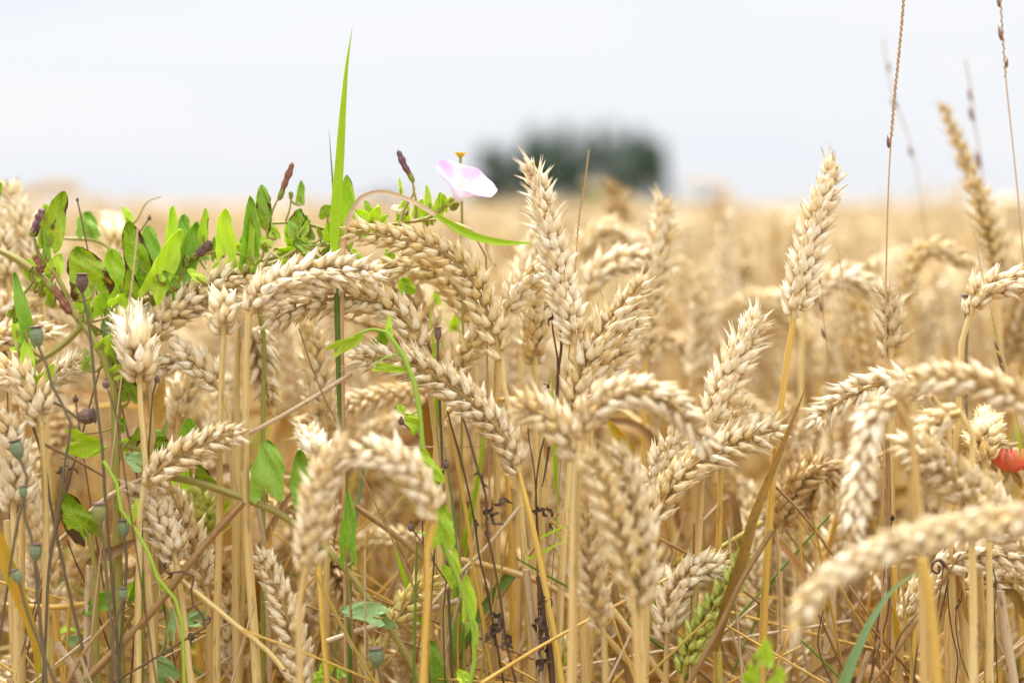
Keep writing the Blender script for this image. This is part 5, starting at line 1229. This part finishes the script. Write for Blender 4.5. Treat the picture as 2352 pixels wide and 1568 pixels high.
dead_weed("long hairy dead stem left of the hooked one", [('H', 1130, 1000), ('H', 1140, 1150), ('H', 1160, 1290), ('H', 1190, 1420), ('H', 1180, 1560)], .835, 4.2, 80)
dead_weed("hairy brown stem leaning left from the small ear by the blade", [('H', 965, 1170), ('H', 900, 1240), ('H', 845, 1330), ('H', 820, 1450), ('H', 790, 1560)], .835, 4.8, 90)
dead_weed("hairy brown stem crossing the curved blue green blade", [('H', 800, 960), ('H', 798, 1120), ('H', 770, 1260), ('H', 730, 1400), ('H', 690, 1560)], .84, 4.8, 90)
dead_weed("grey dead stem behind the very blurred golden stem", [('H', 975, 960), ('H', 990, 1060), ('H', 980, 1260), ('H', 955, 1400), ('H', 940, 1560)], .835, 5.5, 10, [('H', 975, 990, 40)])
dead_weed("thin dark dead stem below the large blurred ear's tip", [('H', 425, 1150), ('H', 400, 1260), ('H', 395, 1370), ('H', 430, 1470), ('H', 470, 1560)], .83, 4.6, 30)
dead_weed("black mouldy patch of a rotten ear on the yellow stem at right", [('I', 1225, 1060), ('I', 1240, 1150), ('H', 1250, 420), ('H', 1230, 520)], .85, 4.5, 0, [('H', 1255, 400, 80), ('H', 1240, 440, 80), ('H', 1225, 500, 60)])
dead_weed("withered brown leaf knot in front of the bent brown straw", [('E', 905, 880), ('E', 960, 940), ('E', 1050, 930), ('E', 1085, 930), ('E', 1090, 1100), ('E', 1180, 1240), ('E', 1110, 1285)], .82, 6, 0, [('E', 940, 915, 60), ('E', 1110, 1285, 50), ('E', 1180, 1210, 50)])
dead_weed("dark dried twig beside the third stalk at the bottom left corner", [('E', 385, 750), ('E', 420, 850), ('E', 480, 980), ('E', 540, 1120), ('E', 600, 1300)], .86, 4, 0)
dead_weed("dried flower remains tangled above the thin crossing straw", [('E', 350, 290), ('E', 380, 260), ('E', 385, 400), ('E', 330, 620)], .83, 4, 0, [('E', 345, 350, 70), ('E', 375, 330, 60)], mat='poppy_stem')

def oat():
    d = .86; S = to_ground([P(*q(*p_), d) for p_ in [('B', 1115, 560), ('B', 1190, 600), ('B', 1290, 620), ('B', 1335, 700), ('B', 1345, 900), ('B', 1350, 1200)]]); base = S[-1]
    root = empty("wild_oat", base); tag(root, "wild oat with three pale hanging husks right of the arching grass leaf", "wild oat")
    mb = MB(); mb.tube(smooth(S, 60), .0006, 6); mb.build("stem", M['grass_pale'], root, base)
    for (b, t, w) in (((1120, 565), (1278, 612), 42), ((1205, 620), (1262, 770), 52), ((1345, 670), (1400, 815), 36)):
        B, T = P(*q('B', *b), d), P(*q('B', *t), d); L = float(np.linalg.norm(T - B)); mb = MB()
        for k in (-1, 1):
            mb.grid(place(hull(L, mm(w * .4028), mm(w * .3), 12, 10, .05, 0), B + np.array([0, k * .0006, 0]), T - B + UP * k * L * .08, np.array([.2, -k, .2])), k + 3)
        mb.build("husk", M['hull'], root, base)
oat()

# ------------------------------------------------------------------ far trees
def foliage(mb, c, rx, ry, rz, n, leaf, R, g):
    """leaf sized quads in uneven clumps through an ellipsoid"""
    cl = []
    for i in range(max(8, n // 90)):
        v = g.uniform(-1, 1, 3) * np.array([.8, .8, 1]); v[:2] *= 1 - .35 * max(0, v[2]) ** 3; cl.append(v)
    for i in range(n):
        k = cl[R.randrange(len(cl))]; v = k + g.normal(size=3) * np.array([.15, .15, .2])
        p = c + v * np.array([rx, ry, rz])
        a = unit(g.normal(size=3)); b = unit(np.cross(a, g.normal(size=3))); s = leaf * R.uniform(.6, 1.3)
        G = np.array([[p - a * s, p - b * s * .5], [p + b * s * .5, p + a * s]])
        mb.grid(G, R.randint(0, 50))
def tree(label, x, top, d, wpx, mat='crown', bottom=470, n=1500, kind="tree", cat="tree", group="far trees on the horizon"):
    R = random.Random(int(x)); g = np.random.RandomState(int(x))
    base = P(x, 470, d); base[2] = 0
    tp = P(x, top, d)[2]; w = mm(wpx, d) / 2
    root = empty(kind, base); tag(root, label, cat, group)
    mb = MB(); mb.tube(smooth([base, base + np.array([.1, 0, tp * .4]), base + np.array([0, 0, tp * .85])], 12), np.linspace(.3, .06, 12) * tp / 8, 8)
    for i in range(9):
        z = tp * R.uniform(.25, .75); a = R.uniform(0, 6.28); o = np.array([math.cos(a), math.sin(a), .7]) * w * .8
        mb.tube(np.array([base + [0, 0, z], base + [0, 0, z] + o * .5, base + [0, 0, z] + o]), [.08, .05, .02], 5)
    mb.build("trunk", M['bark'], root, base)
    mb = MB(); h = tp * .9
    foliage(mb, base + np.array([0, 0, tp - h * .5]), w, w, h * .52, n, .22 * d / 120, R, g); mb.build("crown", M[mat], root, base)
for i, (x, top, w, lab) in enumerate([(1108, 358, 46, "leftmost blurred dark tree of the far clump"), (1150, 340, 56, "second dark tree from the left in the far clump"),
        (1202, 332, 60, "third dark tree from the left in the far clump"), (1252, 324, 60, "dark tree rising behind the tall ear's open tip"), (1305, 314, 60, "dark tree in the middle of the far clump"),
        (1360, 310, 50, "dark tree right of the far clump's middle, second tallest"), (1412, 304, 56, "tallest dark tree of the far clump"), (1462, 316, 50, "second dark tree from the right in the far clump"), (1506, 350, 46, "rightmost dark tree of the far clump")]):
    tree(lab, x, top, 120 + (i % 3) * 5, w * 1.6, n=1500)
tree("blurred yellow green bush in front of the far dark trees", 1392, 418, 105, 130, 'crown_yellow', n=900, kind="bush", cat="bush", group="low bushes on the horizon")
tree("low blurred bush on the horizon right of the far trees", 1620, 455, 118, 120, 'crown', n=900, kind="bush", cat="bush", group="low bushes on the horizon")
tree("faint distant bush on the horizon left of the pink flower", 915, 452, 150, 170, 'crown', n=700, kind="bush", cat="bush", group="low bushes on the horizon")

def sheaths():
    """papery leaf sheaths and torn dry leaves still clinging to the followed stalks"""
    R = random.Random(91); n = 0
    for root in [o for o in SC.objects if o.get("category") == "wheat stalk"]:
        st = next((c for c in root.children if c.name.startswith("stem")), None)
        if st is None or not any(c.name.startswith("node") for c in root.children): continue
        if R.random() < .35: continue
        V = np.array([v.co for v in st.data.vertices]).reshape(60, -1, 3).mean(1) + np.array(root.location)
        k = R.randint(26, 40); k2 = min(58, k + R.randint(5, 9))
        seg = V[k:k2][::-1]
        mb = MB(); rr = np.linspace(.0026, .0032, len(seg)) * R.uniform(.9, 1.15)
        mb.tube(seg, rr, 10)
        off = np.array(root.location)
        mb.build("sheath", M[R.choice(['straw_pale', 'leaf_dry', 'straw_brown', 'straw_green'])], root, off)
        if R.random() < .7:
            p0 = V[k]; a = R.uniform(0, 6.28); L = R.uniform(.04, .14); sd = R.choice([-1, 1])
            e = np.array([sd * L * R.uniform(.3, .7), R.uniform(-.01, .03), 0])
            pts = [p0, p0 + e * .4 + [0, 0, L * .3], p0 + e * .8 + [0, 0, L * R.uniform(-.3, .4)], p0 + e * 1.1 + [0, 0, -L * R.uniform(.0, .9)]]
            blade_part(root, off, pts, R.uniform(.004, .009), R.choice(['leaf_dry', 'straw_brown', 'leaf_rust', 'leaf_dry', 'straw_pale']), "leaf", R=R, wav=.5)
sheaths()
